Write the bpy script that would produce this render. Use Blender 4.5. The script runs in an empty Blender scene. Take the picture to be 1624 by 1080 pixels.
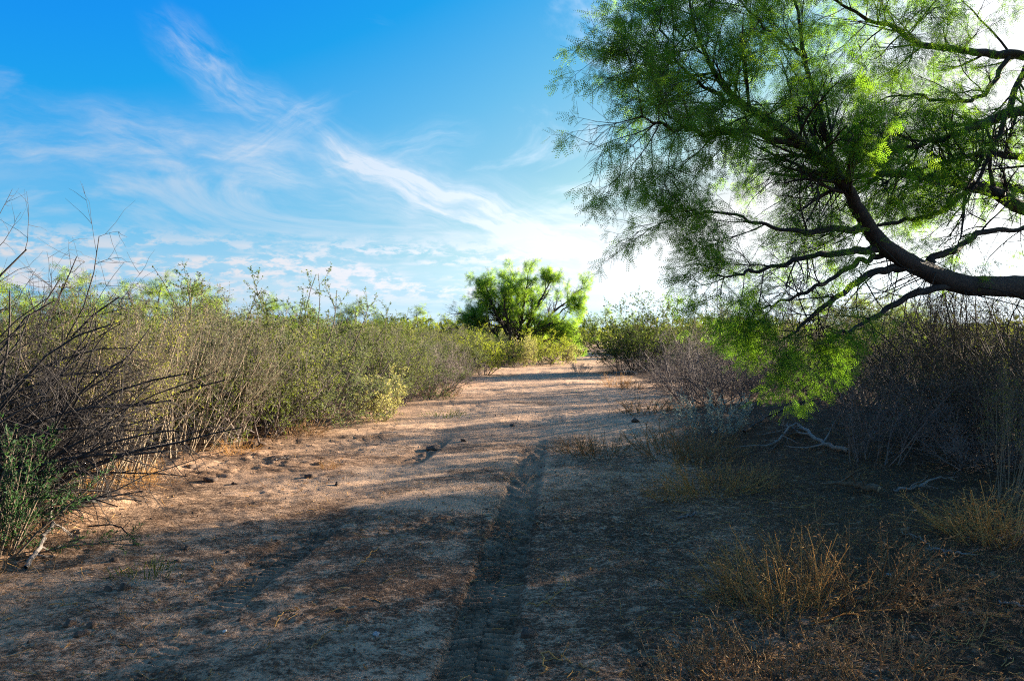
import bpy, math
import numpy as np
from mathutils import Vector
R = math.radians
SC = bpy.context.scene
COL = SC.collection

# ------------------------------------------------------------------ camera, sky, sun, exposure
F, CX, HY, CAMH = 1238.0, 812.0, 527.0, 1.6          # focal length in photo pixels, image centre, horizon row
cam = bpy.data.cameras.new('camera')
cam.sensor_width = 36.0
cam.lens = 36.0 * F / 1624.0
cam.shift_y = -(540.0 - HY) / 1624.0
cam.clip_start, cam.clip_end = 0.05, 3000.0
camo = bpy.data.objects.new('camera', cam)
COL.objects.link(camo)
camo.location = (0, 0, CAMH)
camo.rotation_euler = (R(90), 0, 0)
SC.camera = camo

SUN_AZ, SUN_EL = 56.0, 10.5
SUN_STRENGTH, SKY_STRENGTH, EXPOSURE = 5.0, 0.05, 2.6
sv = SC.view_settings
sv.view_transform, sv.look, sv.gamma, sv.use_curve_mapping, sv.exposure = 'Standard', 'None', 1.0, False, EXPOSURE
SC.render.engine = 'CYCLES'
SC.cycles.use_denoising = False
SC.cycles.pixel_filter_type = 'BLACKMAN_HARRIS'
SC.cycles.filter_width = 1.1
SC.cycles.sample_clamp_indirect = 4.0
SC.cycles.max_bounces = 5
SC.cycles.diffuse_bounces = 3
SC.cycles.transmission_bounces = 4
SC.cycles.transparent_max_bounces = 8

sun = bpy.data.lights.new('sun', 'SUN')
sun.energy = SUN_STRENGTH
sun.angle = R(0.6)
sun.color = (1.0, 0.85, 0.66)
suno = bpy.data.objects.new('sun', sun)
COL.objects.link(suno)
SUND = Vector((math.sin(R(SUN_AZ)) * math.cos(R(SUN_EL)), math.cos(R(SUN_AZ)) * math.cos(R(SUN_EL)), math.sin(R(SUN_EL))))
suno.rotation_euler = (-SUND).to_track_quat('-Z', 'Y').to_euler()
suno.location = (20, 20, 30)


class NT:
    """short-hand for building node trees"""
    def __init__(self, tree):
        self.t = tree

    def n(self, kind, **kw):
        nd = self.t.nodes.new(kind)
        for k, v in kw.items():
            setattr(nd, k, v)
        return nd

    def link(self, a, b):
        self.t.links.new(a, b)

    def put(self, sock, v):
        if isinstance(v, bpy.types.NodeSocket):
            self.link(v, sock)
        else:
            sock.default_value = v

    def math(self, op, a, b=0.0, c=0.0, clamp=False):
        nd = self.n('ShaderNodeMath', operation=op)
        nd.use_clamp = clamp
        self.put(nd.inputs[0], a); self.put(nd.inputs[1], b); self.put(nd.inputs[2], c)
        return nd.outputs[0]

    def vmath(self, op, a, b=(0, 0, 0)):
        nd = self.n('ShaderNodeVectorMath', operation=op)
        self.put(nd.inputs[0], a)
        if op == 'SCALE':
            self.put(nd.inputs['Scale'], b)
        else:
            self.put(nd.inputs[1], b)
        return nd.outputs['Value'] if op in ('DOT_PRODUCT', 'LENGTH', 'DISTANCE') else nd.outputs[0]

    def xyz(self, x, y, z):
        nd = self.n('ShaderNodeCombineXYZ')
        self.put(nd.inputs[0], x); self.put(nd.inputs[1], y); self.put(nd.inputs[2], z)
        return nd.outputs[0]

    def noise(self, vec, scale, detail=4.0, rough=0.55, dist=0.0):
        nd = self.n('ShaderNodeTexNoise')
        self.put(nd.inputs['Vector'], vec)
        nd.inputs['Scale'].default_value = scale
        nd.inputs['Detail'].default_value = detail
        nd.inputs['Roughness'].default_value = rough
        nd.inputs['Distortion'].default_value = dist
        return nd.outputs[0]

    def smooth(self, v, a, b, lo=0.0, hi=1.0):
        nd = self.n('ShaderNodeMapRange', interpolation_type='SMOOTHSTEP')
        self.put(nd.inputs['Value'], v)
        nd.inputs['From Min'].default_value = a
        nd.inputs['From Max'].default_value = b
        nd.inputs['To Min'].default_value = lo
        nd.inputs['To Max'].default_value = hi
        return nd.outputs[0]

    def mix(self, f, a, b, mode='MIX'):
        nd = self.n('ShaderNodeMix', data_type='RGBA', blend_type=mode)
        self.put(nd.inputs[0], f)
        for s, v in ((nd.inputs[6], a), (nd.inputs[7], b)):
            if isinstance(v, tuple) and len(v) == 3:
                v = (*v, 1.0)
            self.put(s, v)
        return nd.outputs[2]


def make_world():
    w = bpy.data.worlds.new('World')
    SC.world = w
    w.use_nodes = True
    t = NT(w.node_tree)
    w.node_tree.nodes.clear()
    sky = t.n('ShaderNodeTexSky', sky_type='NISHITA')
    sky.sun_disc = False
    sky.sun_elevation = R(SUN_EL)
    sky.sun_rotation = R(SUN_AZ)
    sky.altitude = 0
    sky.air_density, sky.dust_density, sky.ozone_density = 1.15, 1.1, 2.2
    # the film's rendering of that sky: deep azure where it is dim, cyan, then white as it brightens
    lum = t.math('MULTIPLY', t.vmath('DOT_PRODUCT', sky.outputs[0], (0.25, 0.55, 0.20)), 1.115)
    ramp = t.n('ShaderNodeValToRGB')
    stops = ((0.0, (0.0, 0.0, 0.0)), (1.2, (0.01, 0.20, 0.62)), (1.86, (0.01, 0.30, 0.88)), (2.16, (0.015, 0.367, 0.86)), (2.85, (0.15, 0.53, 0.87)),
             (3.6, (0.335, 0.68, 0.88)), (4.0, (0.46, 0.80, 0.89)), (5.2, (0.97, 1.0, 1.0)))
    el_ = ramp.color_ramp.elements
    while len(el_) < len(stops):
        el_.new(0.5)
    for e, (pos, c) in zip(el_, stops):
        e.position = pos / 6.0
        e.color = (*c, 1.0)
    t.link(t.math('DIVIDE', lum, 6.0), ramp.inputs[0])
    K = 1.0 / (SKY_STRENGTH * 2 ** EXPOSURE)
    base = t.vmath('SCALE', ramp.outputs[0], t.math('MULTIPLY', t.math('MAXIMUM', t.math('DIVIDE', lum, 5.2), 1.0), K))
    g = t.n('ShaderNodeTexCoord').outputs['Generated']
    d = t.vmath('NORMALIZE', g)
    sp = t.n('ShaderNodeSeparateXYZ')
    t.link(d, sp.inputs[0])
    az = t.math('MULTIPLY', t.math('ARCTAN2', sp.outputs[0], sp.outputs[1]), 57.2958)
    el = t.math('MAXIMUM', t.math('MULTIPLY', t.math('ARCSINE', sp.outputs[2]), 57.2958), 0.0)
    # thin high cloud: wind-drawn streaks on the layer of directions
    p = t.xyz(az, el, 0.0)
    warp = t.n('ShaderNodeTexNoise')
    t.put(warp.inputs['Vector'], p)
    warp.inputs['Scale'].default_value = 0.22
    warp.inputs['Detail'].default_value = 5
    wv = t.vmath('SCALE', t.vmath('SUBTRACT', warp.outputs[1], (0.5, 0.5, 0.5)), 2.3)
    pw = t.vmath('ADD', p, wv)

    def dirn(px, py):
        a = math.atan((px - CX) / F)
        e = math.atan((HY - py) / F * math.cos(a))
        return math.degrees(a), math.degrees(e)

    def streak(p0, p1, w0, amount, sx, sy):
        a, b = dirn(*p0), dirn(*p1)
        ab = (b[0] - a[0], b[1] - a[1])
        L = math.hypot(*ab)
        u = (ab[0] / L, ab[1] / L)
        ap = t.vmath('SUBTRACT', pw, (a[0], a[1], 0))
        s = t.vmath('DOT_PRODUCT', ap, (u[0], u[1], 0))
        c = t.vmath('DOT_PRODUCT', ap, (-u[1], u[0], 0))
        over = t.math('MAXIMUM', t.math('SUBTRACT', s, L), t.math('MAXIMUM', t.math('MULTIPLY', s, -1.0), 0.0))
        dist = t.math('SQRT', t.math('ADD', t.math('MULTIPLY', c, c), t.math('MULTIPLY', t.math('MULTIPLY', over, over), 0.35)))
        m = t.smooth(dist, w0, 0.0)
        nz = t.noise(t.xyz(t.math('MULTIPLY', s, sx), t.math('MULTIPLY', c, sy), float(p0[0])), 1.0, 8.0, 0.62, 0.5)
        n2 = t.noise(t.xyz(t.math('MULTIPLY', s, sx * 3.0), t.math('MULTIPLY', c, sy * 3.5), float(p0[1])), 1.0, 6.0, 0.65, 0.5)
        body = t.math('MULTIPLY', t.smooth(nz, 0.30, 0.70), t.smooth(n2, 0.25, 0.70, 0.35, 1.0))
        return t.math('MULTIPLY', t.math('MULTIPLY', m, body), amount)

    tot = None
    for args in (((300, 75), (420, 165), 2.3, 0.60, 0.22, 0.75),
                 ((390, 160), (560, 250), 2.8, 0.35, 0.16, 0.7),
                 ((-80, 215), (230, 228), 3.8, 0.70, 0.12, 0.45),
                 ((210, 212), (430, 262), 2.8, 0.55, 0.14, 0.6),
                 ((385, 235), (488, 185), 1.7, 0.50, 0.2, 0.9),
                 ((430, 265), (660, 310), 4.0, 0.50, 0.12, 0.6),
                 ((540, 255), (700, 222), 2.2, 0.35, 0.15, 0.9),
                 ((565, 265), (840, 375), 2.2, 1.5, 0.12, 0.7),
                 ((680, 315), (900, 395), 4.0, 0.85, 0.10, 0.5),
                 ((860, 370), (1120, 440), 4.6, 0.8, 0.08, 0.5)):
        v = streak(*args)
        tot = v if tot is None else t.math('ADD', tot, v)
    # thin cloud round the rest of the sky, added to whiten the light in shade
    GENSEED = 31.0
    zz = t.math('ADD', t.math('MAXIMUM', sp.outputs[2], 0.0), 0.12)
    pl = t.xyz(t.math('DIVIDE', sp.outputs[0], zz), t.math('DIVIDE', sp.outputs[1], zz), GENSEED)
    gen = t.math('MULTIPLY', t.smooth(t.noise(pl, 0.9, 7.0, 0.6, 1.2), 0.47, 0.68), 0.75)
    gen = t.math('MULTIPLY', gen, t.smooth(el, 2.0, 12.0))
    cirrus = t.math('MINIMUM', t.math('ADD', tot, gen), 1.0)
    # low rows of small puffy cloud towards the horizon, away from the sun
    pc = t.xyz(t.math('MULTIPLY', az, 0.60), t.math('MULTIPLY', el, 1.5), 7.0)
    puff = t.smooth(t.noise(pc, 1.0, 8.0, 0.66, 0.2), 0.42, 0.58)
    rows = t.smooth(t.noise(t.xyz(t.math('MULTIPLY', az, 0.085), t.math('MULTIPLY', el, 0.62), 4.0), 1.0, 3.0, 0.55), 0.34, 0.50)
    band = t.math('MULTIPLY', t.smooth(el, 1.5, 3.2), t.smooth(el, 7.6, 5.0))
    away = t.smooth(t.vmath('DOT_PRODUCT', d, tuple(SUND)), 0.78, 0.50)
    puffs = t.math('MULTIPLY', t.math('MULTIPLY', puff, rows), t.math('MULTIPLY', band, away))
    veil = t.math('MULTIPLY', t.smooth(el, 7.5, 1.0), 0.80)
    veil = t.math('MULTIPLY', veil, t.smooth(t.noise(t.xyz(t.math('MULTIPLY', az, 0.05), t.math('MULTIPLY', el, 0.9), 9.0), 1.0, 4.0), 0.2, 0.6, 0.35, 1.0))
    toward = t.math('MAXIMUM', t.vmath('DOT_PRODUCT', d, tuple(SUND)), 0.0)
    cbright = t.math('MULTIPLY', t.math('ADD', t.math('MULTIPLY', t.math('POWER', toward, 2.0), 1.3), 0.74), K)
    ccol = t.vmath('SCALE', t.xyz(0.95, 0.98, 1.06), cbright)
    vcol = t.vmath('SCALE', t.xyz(0.84, 1.02, 1.12), cbright)
    c0 = t.mix(veil, base, vcol)
    c1 = t.mix(t.math('MULTIPLY', cirrus, 0.72), c0, ccol)
    c2 = t.mix(t.math('MULTIPLY', puffs, 1.0), c1, ccol)
    bg = t.n('ShaderNodeBackground')
    t.link(c2, bg.inputs[0])
    bg.inputs[1].default_value = SKY_STRENGTH
    out = t.n('ShaderNodeOutputWorld')
    t.link(bg.outputs[0], out.inputs[0])


make_world()

# ------------------------------------------------------------------ numpy helpers


def unit(v):
    return v / np.maximum(np.linalg.norm(v, axis=-1, keepdims=True), 1e-9)


def _hash(ix, iy, seed):
    n = (ix.astype(np.int64) * 374761393 + iy.astype(np.int64) * 668265263 + seed * 144269504) & 0x7fffffff
    n = ((n ^ (n >> 13)) * 1274126177) & 0x7fffffff
    n = n ^ (n >> 16)
    return (n & 0xffff) / 65535.0


def vnoise(x, y, seed=0):
    ix, iy = np.floor(x), np.floor(y)
    fx, fy = x - ix, y - iy
    fx, fy = fx * fx * (3 - 2 * fx), fy * fy * (3 - 2 * fy)
    a, b = _hash(ix, iy, seed), _hash(ix + 1, iy, seed)
    c, d = _hash(ix, iy + 1, seed), _hash(ix + 1, iy + 1, seed)
    return (a * (1 - fx) + b * fx) * (1 - fy) + (c * (1 - fx) + d * fx) * fy


def fbm(x, y, octaves=4, seed=0, gain=0.5):
    s, a, tot = 0.0, 1.0, 0.0
    for o in range(octaves):
        s = s + a * vnoise(x * 2 ** o + 17.3 * o, y * 2 ** o - 9.1 * o, seed + o)
        tot += a
        a *= gain
    return s / tot


def sstep(a, b, x):
    t = np.clip((x - a) / (b - a), 0, 1)
    return t * t * (3 - 2 * t)


LEFT_EDGE = ([0, 4, 5.2, 8, 10, 12, 15, 17, 22, 26, 36, 45, 60, 90], [-3.4, -3.5, -3.4, -3.8, -4.0, -3.4, -2.8, -2.4, -2.0, -1.6, -0.4, 1.2, 4.6, 9])
RIGHT_EDGE = ([0, 4, 8, 11, 16, 24, 28, 31, 45, 60, 90], [1.3, 1.3, 1.7, 2.1, 3.1, 4.9, 4.2, 3.2, 5.2, 7.0, 13])


def track_strength(x, y):
    """how deep a tyre has pressed at (x, y): main (right) wheel and the patchy left wheel; returns (strength, across -1..1)"""
    cr = -0.19 + (y - 3.7) * 0.0671
    ur = (x - cr) / 0.17
    sr = sstep(1.08, 0.95, np.abs(ur) + 0.10 * (fbm(x / 0.09, y / 0.09, 2, 44) - 0.5)) * sstep(12.2, 10.2, y) * sstep(-4, -2, y)
    sr = sr * (0.72 + 0.28 * fbm(x * 0 + 3, y * 1.2, 2, 40))
    cl = -1.68 + (y - 5.46) * 0.089
    ul = (x - cl) / 0.17
    patch = np.maximum(sstep(9.3, 10.2, y) * sstep(12.6, 11.4, y), 0.75 * sstep(4.3, 4.9, y) * sstep(6.8, 6.2, y))
    patch = np.maximum(patch, 0.25 * sstep(3.2, 3.6, y) * sstep(4.3, 3.9, y))
    sl = 0.8 * sstep(1.1, 0.92, np.abs(ul)) * patch
    return np.maximum(sr, sl), np.where(sr >= sl, ur, ul), sr, ur


def ground_h(x, y, fine=True):
    x = np.asarray(x, float); y = np.asarray(y, float)
    le, re = np.interp(y, *LEFT_EDGE), np.interp(y, *RIGHT_EDGE)
    out_l, out_r = sstep(0, 2.0, le - x), sstep(0, 2.5, x - re)
    h = 0.10 * (fbm(x / 5.0 + 5, y / 5.0 + 2, 3, 3) - 0.5) + 0.12 * out_l + 0.08 * out_r
    h = h + 0.05 * sstep(0.25, 0.0, np.abs(le - x - 0.15)) * (fbm(x / 0.7, y / 0.7, 2, 8))
    # long bank of pushed-up earth beside the track on the right
    bx, by = (x - 4.9) / 2.1, (y - 12.6) / 2.6
    h = h + 0.42 * np.exp(-(bx * bx + by * by)) * (0.8 + 0.4 * fbm(x * 1.3, y * 1.3, 3, 12))
    # wheel ruts worn along the track
    for c0, sl in ((-0.05, 0.068), (-1.75, 0.085)):
        c = c0 + (y - 6) * sl
        h = h - 0.025 * np.exp(-((x - c) / 0.33) ** 2) * sstep(24, 14, y)
    if not fine:
        return h
    rough = 1.0 - 0.5 * sstep(0.5, 3.0, y - 40)
    churn = sstep(0.45, 0.68, fbm(x / 1.1 + 31, y / 1.6 + 7, 3, 21))
    h = h + rough * 0.042 * (fbm(x / 0.42, y / 0.42, 4, 5) - 0.5)
    s, u, sr, ur = track_strength(x, y)
    h = h + rough * (0.022 + 0.036 * churn) * (1 - 0.75 * s) * (fbm(x / 0.085, y / 0.085, 4, 6, 0.6) - 0.5)
    pits = sstep(0.70, 0.84, vnoise(x / 0.16 + 3.3, y / 0.13, 77)) * (0.25 + 0.75 * churn)
    h = h - 0.012 * pits * (1 - s)
    lug = np.sin((y + np.abs(u) * 0.06 + 0.02 * fbm(x / 0.2, y / 0.3, 2, 57)) / 0.066 * 2 * math.pi + 1.5 * np.sign(u))
    wob = fbm(x / 0.07, y / 0.05, 3, 55) - 0.5 - 0.5 * sstep(0.5, 0.66, fbm(x / 0.35, y / 0.5, 3, 58))
    h = h - s * (0.044 - 0.030 * sstep(-0.2, 0.5, lug + wob * 1.5))
    h = h + 0.005 * np.exp(-((np.abs(ur) - 1.22) / 0.14) ** 2) * sstep(12, 10, y) * (0.4 + 0.9 * fbm(x / 0.12, y / 0.12, 2, 61))
    return h


def gz(x, y):
    return float(ground_h(np.array([x]), np.array([y]))[0])


def at(px, py, D):
    return np.array([(px - CX) / F * D, D, CAMH - (py - HY) / F * D])


def ground_at(px, py):
    D = CAMH * F / (py - HY)
    for _ in range(4):
        D = (CAMH - gz((px - CX) / F * D, D)) * F / (py - HY)
    return (px - CX) / F * D, D


# ------------------------------------------------------------------ mesh assembly
class Bag:
    """collects vertices, faces and one 'var' value per vertex"""
    def __init__(self):
        self.v, self.q, self.t, self.a, self.n = [], [], [], [], 0

    def add(self, v, quads=None, tris=None, var=None):
        v = np.asarray(v, np.float32).reshape(-1, 3)
        if quads is not None and len(quads):
            self.q.append(np.asarray(quads, np.int64).reshape(-1, 4) + self.n)
        if tris is not None and len(tris):
            self.t.append(np.asarray(tris, np.int64).reshape(-1, 3) + self.n)
        self.v.append(v)
        self.a.append(np.zeros(len(v), np.float32) + 0.5 if var is None else np.asarray(var, np.float32).reshape(-1))
        self.n += len(v)
        return self

    def mesh(self, name, mat, smooth=True, extra=None):
        v = np.concatenate(self.v)
        q = np.concatenate(self.q) if self.q else np.zeros((0, 4), np.int64)
        t = np.concatenate(self.t) if self.t else np.zeros((0, 3), np.int64)
        me = bpy.data.meshes.new(name)
        me.vertices.add(len(v))
        me.vertices.foreach_set('co', v.ravel())
        nl = q.size + t.size
        me.loops.add(nl)
        me.loops.foreach_set('vertex_index', np.concatenate([q.ravel(), t.ravel()]).astype(np.int32))
        me.polygons.add(len(q) + len(t))
        ls = np.concatenate([np.arange(len(q)) * 4, q.size + np.arange(len(t)) * 3]).astype(np.int32)
        me.polygons.foreach_set('loop_start', ls)
        at_ = me.attributes.new('var', 'FLOAT', 'POINT')
        at_.data.foreach_set('value', np.concatenate(self.a))
        for k, arr in (extra or {}).items():
            e = me.attributes.new(k, 'FLOAT', 'POINT')
            e.data.foreach_set('value', np.asarray(arr, np.float32))
        me.materials.append(mat)
        me.update(calc_edges=True)
        if smooth:
            me.polygons.foreach_set('use_smooth', np.ones(len(q) + len(t), bool))
        return me


def tubes(bag, P, Rr, sides=3, var=None, cap=False):
    """P (M,K,3), Rr (M,K): M tubes of K rings"""
    M, K, _ = P.shape
    T = np.empty_like(P)
    T[:, 1:-1] = P[:, 2:] - P[:, :-2]
    T[:, 0] = P[:, 1] - P[:, 0]
    T[:, -1] = P[:, -1] - P[:, -2]
    T = unit(T)
    m = unit(P[:, -1] - P[:, 0])
    ref = np.where(np.abs(m[:, 2:3]) > 0.8, np.array([[1.0, 0.2, 0]]), np.array([[0, 0.1, 1.0]]))
    N = unit(np.cross(T, ref[:, None, :]))
    B = np.cross(T, N)
    ang = np.arange(sides) / sides * 2 * math.pi
    ring = P[:, :, None, :] + Rr[:, :, None, None] * (np.cos(ang)[None, None, :, None] * N[:, :, None, :] + np.sin(ang)[None, None, :, None] * B[:, :, None, :])
    base = (np.arange(M) * K * sides)[:, None, None]
    k = (np.arange(K - 1) * sides)[None, :, None]
    s = np.arange(sides)[None, None, :]
    s2 = (s + 1) % sides
    quads = np.stack([base + k + s, base + k + s2, base + k + sides + s2, base + k + sides + s], -1).reshape(-1, 4)
    va = None if var is None else np.repeat(np.asarray(var), K * sides)
    bag.add(ring.reshape(-1, 3), quads=quads, var=va)


def walk(o, d, L, K, rng, wig=0.12, up=0.0, pull=None):
    """polylines of K points from origins o along directions d, length L"""
    M = len(o)
    P = np.empty((M, K, 3))
    P[:, 0] = o
    d = unit(d)
    st = (L / (K - 1))[:, None]
    drift = rng.normal(size=(M, 3)) * wig * 0.6
    for k in range(1, K):
        d = d + wig * rng.normal(size=(M, 3)) + drift * 0.5
        d[:, 2] += up
        if pull is not None:
            d = d + pull
        d = unit(d)
        P[:, k] = P[:, k - 1] + d * st
    return P


def grow(P, Rr, n, t0, t1, ang, L, K, rng, wig=0.12, up=0.0, rr=0.6, taper=0.35, shrink=0.45, rmin=0.0):
    """side branches on polylines"""
    M, K0, _ = P.shape
    idx = np.repeat(np.arange(M), n)
    N = len(idx)
    tt = rng.uniform(t0, t1, N)
    f = tt * (K0 - 1)
    i = np.minimum(f.astype(int), K0 - 2)
    f = (f - i)[:, None]
    o = P[idx, i] * (1 - f) + P[idx, i + 1] * f
    r = Rr[idx, i] * (1 - f[:, 0]) + Rr[idx, i + 1] * f[:, 0]
    T = unit(P[idx, i + 1] - P[idx, i])
    rnd = rng.normal(size=(N, 3))
    perp = unit(rnd - (rnd * T).sum(1, keepdims=True) * T)
    a = np.radians(rng.uniform(ang[0], ang[1], N))[:, None]
    d = np.cos(a) * T + np.sin(a) * perp
    LL = L * rng.uniform(0.55, 1.25, N) * (1 - shrink * (tt - t0) / max(t1 - t0, 1e-6))
    Q = walk(o, d, LL, K, rng, wig, up)
    R2 = np.maximum(r * rr, rmin)[:, None] * np.linspace(1, taper, K)[None, :]
    return Q, R2


def sample_on(P, n, t0, t1, rng):
    M, K, _ = P.shape
    idx = np.repeat(np.arange(M), n)
    f = rng.uniform(t0, t1, len(idx)) * (K - 1)
    i = np.minimum(f.astype(int), K - 2)
    f = (f - i)[:, None]
    return P[idx, i] * (1 - f) + P[idx, i + 1] * f, unit(P[idx, i + 1] - P[idx, i])


def simple_leaves(bag, P, n, size, aspect, rng, t0=0.1, t1=1.0, spread=0.9, fold=0.15):
    o, T = sample_on(P, n, t0, t1, rng)
    N = len(o)
    d = unit(T * (1 - spread * 0.5) + unit(rng.normal(size=(N, 3))) * spread)
    rnd = rng.normal(size=(N, 3))
    w = unit(rnd - (rnd * d).sum(1, keepdims=True) * d)
    nn = np.cross(d, w)
    s = (size * rng.uniform(0.6, 1.3, N))[:, None]
    h = s * aspect * 0.5
    v = np.stack([o, o + d * s * 0.5 + w * h + nn * s * fold, o + d * s, o + d * s * 0.5 - w * h + nn * s * fold], 1)
    b = (np.arange(N) * 4)[:, None]
    tris = np.concatenate([b + np.array([[0, 1, 2]]), b + np.array([[0, 2, 3]])])
    bag.add(v.reshape(-1, 3), tris=tris, var=np.repeat(rng.uniform(0, 1, N), 4))


def pinnate_template(pairs=8, leaflet=0.20, wid=0.044):
    """a twice-forked mesquite leaf of unit length: short stalk, two feathers of narrow leaflets; x along, y across, z normal"""
    vs, ts = [], []
    for sgn in (-1, 1):
        a = 0.32 * sgn
        dx, dy = math.cos(a), math.sin(a)
        for k in range(pairs):
            s = 0.22 + 0.74 * k / (pairs - 1)
            bx, by = dx * s, dy * s
            for side in (-1, 1):
                la = a + side * 1.08
                lx, ly = math.cos(la), math.sin(la)
                L = leaflet * (1.0 - 0.35 * abs(k / (pairs - 1) - 0.4))
                z = -0.05 * s * s
                i = len(vs)
                vs += [(bx - ly * 0.004, by + lx * 0.004, z), (bx + lx * L * 0.45 - ly * wid, by + ly * L * 0.45 + lx * wid, z - 0.01), (bx + lx * L, by + ly * L, z - 0.04)]
                ts.append((i, i + 1, i + 2))
        i = len(vs)
        vs += [(0, 0.004 * sgn, 0), (dx * 0.96, dy * 0.96, -0.045), (dx * 0.5 - dy * 0.012, dy * 0.5 + dx * 0.012, -0.02)]
        ts.append((i, i + 1, i + 2))
    return np.array(vs), np.array(ts)


def pinnate_leaves(bag, P, n, size, rng, tmpl, t0=0.15, t1=1.0, droop=0.5):
    V, Tt = tmpl
    o, T = sample_on(P, n, t0, t1, rng)
    N = len(o)
    d = T * 0.45 + unit(rng.normal(size=(N, 3))) * 0.75
    d[:, 2] -= droop
    d = unit(d)
    rnd = rng.normal(size=(N, 3))
    w = unit(rnd - (rnd * d).sum(1, keepdims=True) * d)
    nn = np.cross(d, w)
    s = (size * rng.uniform(0.65, 1.25, N))[:, None, None]
    v = o[:, None, :] + s * (V[None, :, 0:1] * d[:, None, :] + V[None, :, 1:2] * w[:, None, :] + V[None, :, 2:3] * nn[:, None, :])
    tris = (Tt[None] + (np.arange(N) * len(V))[:, None, None]).reshape(-1, 3)
    bag.add(v.reshape(-1, 3), tris=tris, var=np.repeat(rng.uniform(0, 1, N), len(V)))


def spline(pts, K):
    """Catmull-Rom resample of a control polyline of (x, y, z, r)"""
    p = np.asarray(pts, float)
    p = np.vstack([2 * p[0] - p[1], p, 2 * p[-1] - p[-2]])
    n = len(p) - 3
    out = []
    for u in np.linspace(0, n - 1e-6, K):
        i = int(u); f = u - i
        a, b, c, d = p[i:i + 4]
        out.append(0.5 * (2 * b + (c - a) * f + (2 * a - 5 * b + 4 * c - d) * f * f + (3 * b - a - 3 * c + d) * f ** 3))
    o = np.array(out)
    return o[:, :3], np.maximum(o[:, 3], 0.003)


# ------------------------------------------------------------------ materials
def new_mat(name):
    m = bpy.data.materials.new(name)
    m.use_nodes = True
    m.node_tree.nodes.clear()
    return m, NT(m.node_tree)


def leaf_mat(name, c0, c1, tr0, tr1, amount=0.5, gloss=0.02):
    m, t = new_mat(name)
    var = t.n('ShaderNodeAttribute', attribute_name='var').outputs['Fac']
    oi = t.n('ShaderNodeObjectInfo').outputs['Random']
    f = t.math('ADD', t.math('MULTIPLY', var, 0.5), t.math('MULTIPLY', oi, 0.5))
    dif = t.n('ShaderNodeBsdfDiffuse')
    t.link(t.mix(f, c0, c1), dif.inputs[0])
    trn = t.n('ShaderNodeBsdfTranslucent')
    t.link(t.mix(f, tr0, tr1), trn.inputs[0])
    mx = t.n('ShaderNodeMixShader')
    mx.inputs[0].default_value = amount
    t.link(dif.outputs[0], mx.inputs[1]); t.link(trn.outputs[0], mx.inputs[2])
    gl = t.n('ShaderNodeBsdfGlossy')
    gl.inputs['Roughness'].default_value = 0.6
    gl.inputs['Color'].default_value = (0.6, 0.65, 0.6, 1)
    m2 = t.n('ShaderNodeMixShader')
    m2.inputs[0].default_value = gloss
    t.link(mx.outputs[0], m2.inputs[1]); t.link(gl.outputs[0], m2.inputs[2])
    o = t.n('ShaderNodeOutputMaterial')
    t.link(m2.outputs[0], o.inputs[0])
    return m


def wood_mat(name, c0, c1, scale=14.0, bump=0.4, rough=0.85):
    m, t = new_mat(name)
    co = t.n('ShaderNodeTexCoord').outputs['Object']
    var = t.n('ShaderNodeAttribute', attribute_name='var').outputs['Fac']
    nz = t.noise(co, scale, 5.0, 0.65, 0.4)
    nz2 = t.noise(co, scale * 6, 3.0, 0.6)
    f = t.math('ADD', t.math('MULTIPLY', t.smooth(nz, 0.3, 0.7), 0.6), t.math('MULTIPLY', var, 0.4))
    col = t.mix(f, c0, c1)
    col = t.mix(t.smooth(nz2, 0.35, 0.75), col, t.mix(1.0, col, (0.55, 0.52, 0.5), 'MULTIPLY'))
    b = t.n('ShaderNodeBsdfPrincipled')
    t.link(col, b.inputs['Base Color'])
    b.inputs['Roughness'].default_value = rough
    bp = t.n('ShaderNodeBump')
    bp.inputs['Strength'].default_value = bump
    bp.inputs['Distance'].default_value = 0.01
    t.link(t.math('ADD', nz, t.math('MULTIPLY', nz2, 0.5)), bp.inputs['Height'])
    t.link(bp.outputs[0], b.inputs['Normal'])
    o = t.n('ShaderNodeOutputMaterial')
    t.link(b.outputs[0], o.inputs[0])
    return m


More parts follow.
